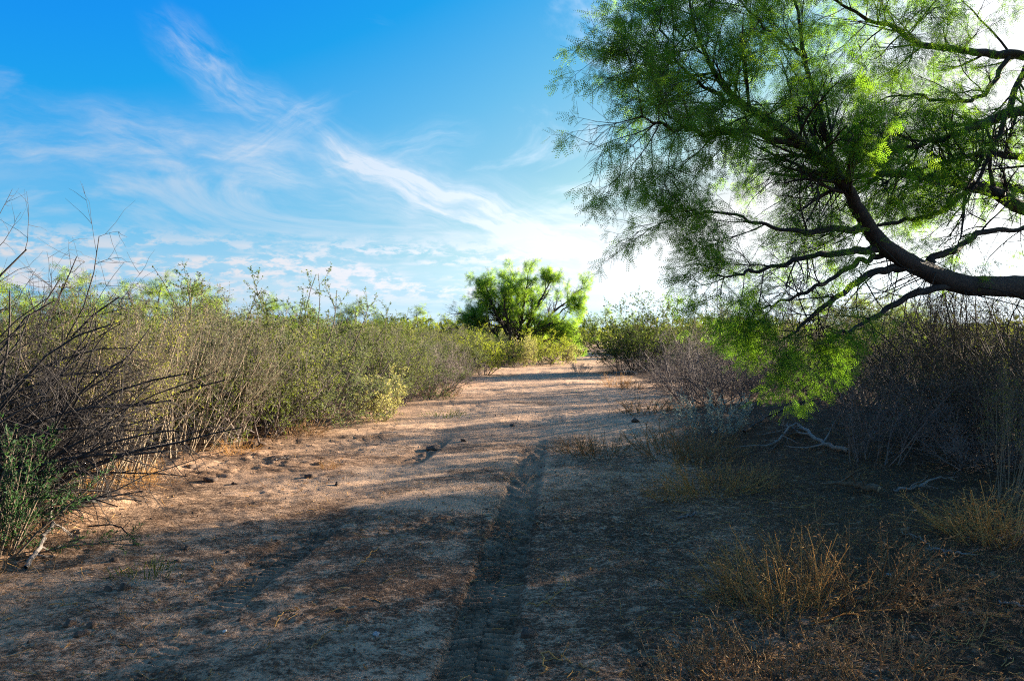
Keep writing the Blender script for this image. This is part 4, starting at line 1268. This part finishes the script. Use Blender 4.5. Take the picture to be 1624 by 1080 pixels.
def log():
    x0, y0 = ground_at(1392, 782)
    x1, y1 = ground_at(1352, 768)
    root = thing('sawn_log', 'short grey log with a pale broken end on the shaded ground', 'log', (x0, y0, gz(x0, y0)))
    p = np.array([(0, 0, 0.04), (-0.10, 0.10, 0.05), (-0.22, 0.24, 0.05), (-0.40, 0.36, 0.035)])
    r = np.array([.040, .034, .022, .008])
    b = Bag()
    pp, rr = spline([(*a, c) for a, c in zip(p, r)], 12)
    g = np.random.default_rng(4)
    pp[1:] += g.normal(size=(11, 3)) * 0.007
    tubes(b, pp[None], (rr * g.uniform(0.82, 1.15, 12))[None], 10)
    obj('stem', b.mesh('log_stem', M['brown']), root)
    for k in (3, 5, 8):
        d0 = np.array([[0.3 * (-1) ** k, -0.3, 0.5]])
        st = walk(pp[k][None], d0, np.array([0.10 + 0.03 * k]), 5, g, 0.2)
        bb = Bag()
        tubes(bb, st, np.array([[.014, .012, .010, .007, .004]]), 6)
        obj('branch_stub', bb.mesh('log_branch_stub', M['brown']), root)
    d = unit(pp[0] - pp[1])
    n1 = unit(np.cross(d, [0, 0, 1.0])); n2 = np.cross(n1, d)
    ang = np.arange(10) / 10 * 2 * math.pi
    rim = pp[0] + 0.041 * (np.cos(ang)[:, None] * n1 + np.sin(ang)[:, None] * n2) + d * 0.004
    inner = pp[0] + 0.02 * (np.cos(ang)[:, None] * n1 + np.sin(ang)[:, None] * n2) + d * np.random.default_rng(2).uniform(0.005, 0.03, (10, 1))
    v = np.vstack([rim, inner, pp[0] + d * 0.02])
    t = [(i, (i + 1) % 10, 10 + i) for i in range(10)] + [((i + 1) % 10, 10 + (i + 1) % 10, 10 + i) for i in range(10)] + [(10 + i, 10 + (i + 1) % 10, 20) for i in range(10)]
    obj('cut_end', Bag().add(v, tris=t).mesh('log_cut_end', M['cut'], False), root)


log()


def lump(rng, r, sq=0.7, rough=0.22):
    """irregular clod or stone: a displaced icosphere-like ball of 6x8 facets"""
    nu, nv = 9, 6
    v = [(0, 0, 1)]
    for j in range(1, nv):
        for i in range(nu):
            a, e = i / nu * 2 * math.pi + j * 0.35, j / nv * math.pi
            v.append((math.sin(e) * math.cos(a), math.sin(e) * math.sin(a), math.cos(e)))
    v.append((0, 0, -1))
    v = np.array(v)
    v = v * (1 + rough * rng.normal(size=(len(v), 1)).clip(-1.5, 1.5) + 0.25 * np.sin(v[:, :1] * 2.3 + rng.uniform(0, 6)) * np.cos(v[:, 1:2] * 2.9 + rng.uniform(0, 6)))
    v = v * np.array([1, rng.uniform(0.6, 1.0), sq]) * r
    t = []
    for i in range(nu):
        t.append((0, 1 + i, 1 + (i + 1) % nu))
        for j in range(nv - 2):
            a, b_ = 1 + j * nu + i, 1 + j * nu + (i + 1) % nu
            t += [(a, a + nu, b_), (b_, a + nu, b_ + nu)]
        t.append((1 + (nv - 2) * nu + i, len(v) - 1, 1 + (nv - 2) * nu + (i + 1) % nu))
    return v, t


lr = np.random.default_rng(9)
for name, cat, px, py, r, sq, mat, label in [
    ('earth_clod', 'clod', 335, 763, .085, .45, 'clod', 'flat dark clod on the sunlit sand before the pale stems'),
    ('earth_clod', 'clod', 398, 708, .13, .45, 'clod', 'largest dark earth clod at the left track edge'),
    ('earth_clod', 'clod', 372, 768, .04, .5, 'clod', 'small flat clod just right of the flat dark one'),
    ('earth_clod', 'clod', 415, 706, .08, .4, 'clod', 'lesser dark clod touching the largest dark clod'),
    ('earth_clod', 'clod', 302, 742, .07, .5, 'clod', 'dark clod with a pale chip beside the pale-stemmed shrubs'),
    ('earth_clod', 'clod', 492, 757, .06, .6, 'clod', 'pointed dark clod out on the sunlit sand'),
    ('earth_clod', 'clod', 535, 769, .045, .7, 'clod', 'round dark clod right of the pointed one'),
    ('earth_clod', 'clod', 172, 935, .032, .75, 'clod', 'left of two round dark clods below the tiny green tuft'),
    ('earth_clod', 'clod', 197, 935, .038, .75, 'clod', 'right of two round dark clods below the tiny green tuft'),
    ('earth_clod', 'clod', 110, 990, .032, .5, 'clod', 'flat dark clod in the row nearest the front'),
    ('earth_clod', 'clod', 145, 993, .034, .7, 'clod', 'upright dark clod beside a thin twig near the front'),
    ('earth_clod', 'clod', 130, 1006, .036, .5, 'clod', 'lowest dark clod of the front three'),
    ('earth_clod', 'clod', 182, 887, .03, .6, 'clod', 'dark clod above the two round clods by the litter'),
    ('earth_clod', 'clod', 296, 870, .026, .7, 'clod', 'small dark clod in front of the broken straw on the sand'),
    ('earth_clod', 'clod', 361, 876, .022, .7, 'clod', 'lonely little clod on the shaded sand'),
    ('earth_clod', 'clod', 281, 890, .025, .5, 'clod', 'flat little clod to the right of the green tuft'),
    ('earth_clod', 'clod', 838, 1007, .05, .55, 'clod', 'dark clod squeezed up beside the tyre track'),
    ('earth_clod', 'clod', 690, 712, .12, .35, 'clod', 'dark flat clod at the end of the left wheel print'),
    ('earth_clod', 'clod', 735, 700, .05, .6, 'clod', 'dark clod on the pale sand between the two wheel prints'),
    ('earth_clod', 'clod', 1007, 668, .07, .7, 'clod', 'brown clod on the right part of the track near the brown weed mat'),
    ('earth_clod', 'clod', 813, 675, .06, .5, 'clod', 'small dark clod beyond the end of the main tyre track'),
    ('white_shell', 'shell', 357, 1001, .022, .4, 'shell', 'small elongated white shell on the shaded sand'),
    ('pale_stone', 'stone', 597, 1007, .022, .6, 'stone', 'small pale grey stone on the shaded front ground'),
    ('pale_stone', 'stone', 1505, 938, .012, .7, 'shell', 'tiny white pebble in the dark litter at the right'),
    ('pale_stone', 'stone', 1410, 912, .022, .5, 'stone', 'pale stone beside the weeds right of the golden clump'),
]:
    x, y = ground_at(px, py)
    v, t = lump(lr, r, sq)
    if name == 'white_shell':
        v = v * np.array([0.45, 1.0, 1.0])
    o = obj(name, Bag().add(v, tris=t).mesh(name, M[mat], mat in ('shell', 'stone')))
    o.location = (x, y, gz(x, y) + r * sq * 0.18)
    o.rotation_euler = (0, 0, -0.3 if name == 'white_shell' else lr.uniform(0, 6.28))
    tag(o, label, cat, 'clods and stones on the track')


# ------------------------------------------------------------------ uncountable litter: straw, twigs, leaf bits, crumbs
def scatter_points(rng, n, fn):
    """points within the near ground, kept with probability fn(x, y)"""
    D = 2.6 * np.exp(rng.uniform(0, math.log(12), n * 4))
    x = D * rng.uniform(-0.78, 0.78, n * 4)
    k = rng.uniform(size=len(D)) < fn(x, D)
    return x[k][:n], D[k][:n]


def near_edges(x, y):
    le, re = np.interp(y, *LEFT_EDGE), np.interp(y, *RIGHT_EDGE)
    side = np.maximum(sstep(-0.6, 0.8, le - x), sstep(-1.6, 0.8, x - re))
    return np.clip(0.10 + 0.45 * sstep(0.46, 0.62, fbm(x / 1.5 + 2.2, y / 2.2 + 9, 4, 33)) + 0.8 * side, 0, 1)


def right_side(x, y):
    re = np.interp(y, *RIGHT_EDGE)
    le = np.interp(y, *LEFT_EDGE)
    return np.maximum(sstep(-1.2, 0.8, x - re), 0.9 * sstep(-0.4, 0.3, le - x) * sstep(2.0, 1.0, le - x)) * sstep(0.35, 0.62, fbm(x / 0.9, y / 0.9, 3, 71)) * sstep(22, 14, y)


def litter():
    rng = np.random.default_rng(41)
    b = Bag()
    x, y = scatter_points(rng, 4000, near_edges)
    z = ground_h(x, y) + rng.uniform(0.002, 0.012, len(x))
    n = len(x)
    a = rng.uniform(0, 2 * math.pi, n)
    d = np.stack([np.cos(a), np.sin(a), rng.normal(0, 0.10, n)], 1)
    P = walk(np.stack([x, y, z], 1), d, rng.uniform(0.03, 0.20, n) ** 1.1, 4, rng, 0.22)
    P[..., 2] = np.maximum(P[..., 2], ground_h(P[..., 0], P[..., 1]) + 0.002)
    tubes(b, P, np.full((n, 4), 0.0016) * rng.uniform(0.7, 1.9, (n, 1)), 3, rng.uniform(0, 1, n))
    o = obj('straw_litter', b.mesh('straw_litter', M['straw']), kind='stuff')
    o['label'] = 'broken straw and twigs strewn on the ground'
    b = Bag()
    x, y = scatter_points(rng, 9000, near_edges)
    n = len(x)
    z = ground_h(x, y) + 0.003
    P = np.stack([np.stack([x, y, z], 1), np.stack([x + 0.01, y, z + 0.003], 1)], 1)
    simple_leaves(b, P, 1, 0.030, 0.5, rng, spread=1.0)
    o = obj('leaf_litter', b.mesh('leaf_litter', M['brown_straw'], False), kind='stuff')
    o['label'] = 'small dry leaves and bark bits on the soil'
    # crumbs of soil
    b = Bag()
    x, y = scatter_points(rng, 8000, lambda x, y: 0.12 + 0.88 * sstep(0.48, 0.62, fbm(x / 1.1 + 31, y / 1.6 + 7, 3, 21)))
    n = len(x)
    s = 0.003 + 0.012 * rng.uniform(0, 1, (n, 1)) ** 4
    c = np.stack([x, y, ground_h(x, y)], 1) + np.array([0, 0, 1]) * s * 0.3
    oc = np.array([(1, 0, 0), (0, 1, 0), (-1, 0, 0), (0, -1, 0), (0, 0, .8), (0, 0, -.8)], float)
    v = c[:, None, :] + oc[None] * s[:, None, :] * rng.uniform(0.6, 1.3, (n, 6, 1))
    ft = np.array([(0, 1, 4), (1, 2, 4), (2, 3, 4), (3, 0, 4), (1, 0, 5), (2, 1, 5), (3, 2, 5), (0, 3, 5)])
    b.add(v.reshape(-1, 3), tris=(ft[None] + (np.arange(n) * 6)[:, None, None]).reshape(-1, 3), var=np.repeat(rng.uniform(0, 1, n), 6))
    o = obj('soil_crumbs', b.mesh('soil_crumbs', M['clod'], False), kind='stuff')
    o['label'] = 'dark crumbs of soil and dung on the sand'
    # sparse dry grass over the shaded right-hand ground
    b = Bag()
    x, y = scatter_points(rng, 9000, right_side)
    n = len(x)
    d = np.stack([rng.normal(0, 0.6, n), rng.normal(0, 0.6, n), np.ones(n)], 1)
    P = walk(np.stack([x, y, ground_h(x, y) - 0.01], 1), d, rng.uniform(0.05, 0.20, n), 4, rng, 0.18, -0.04)
    tubes(b, P, np.full((n, 4), 0.0013) * np.linspace(1.2, 0.6, 4)[None], 3, rng.uniform(0, 1, n))
    o = obj('dry_grass', b.mesh('dry_grass', M['brown_straw']), kind='stuff')
    o['label'] = 'sparse short dry grass on the litter beside the track'


litter()
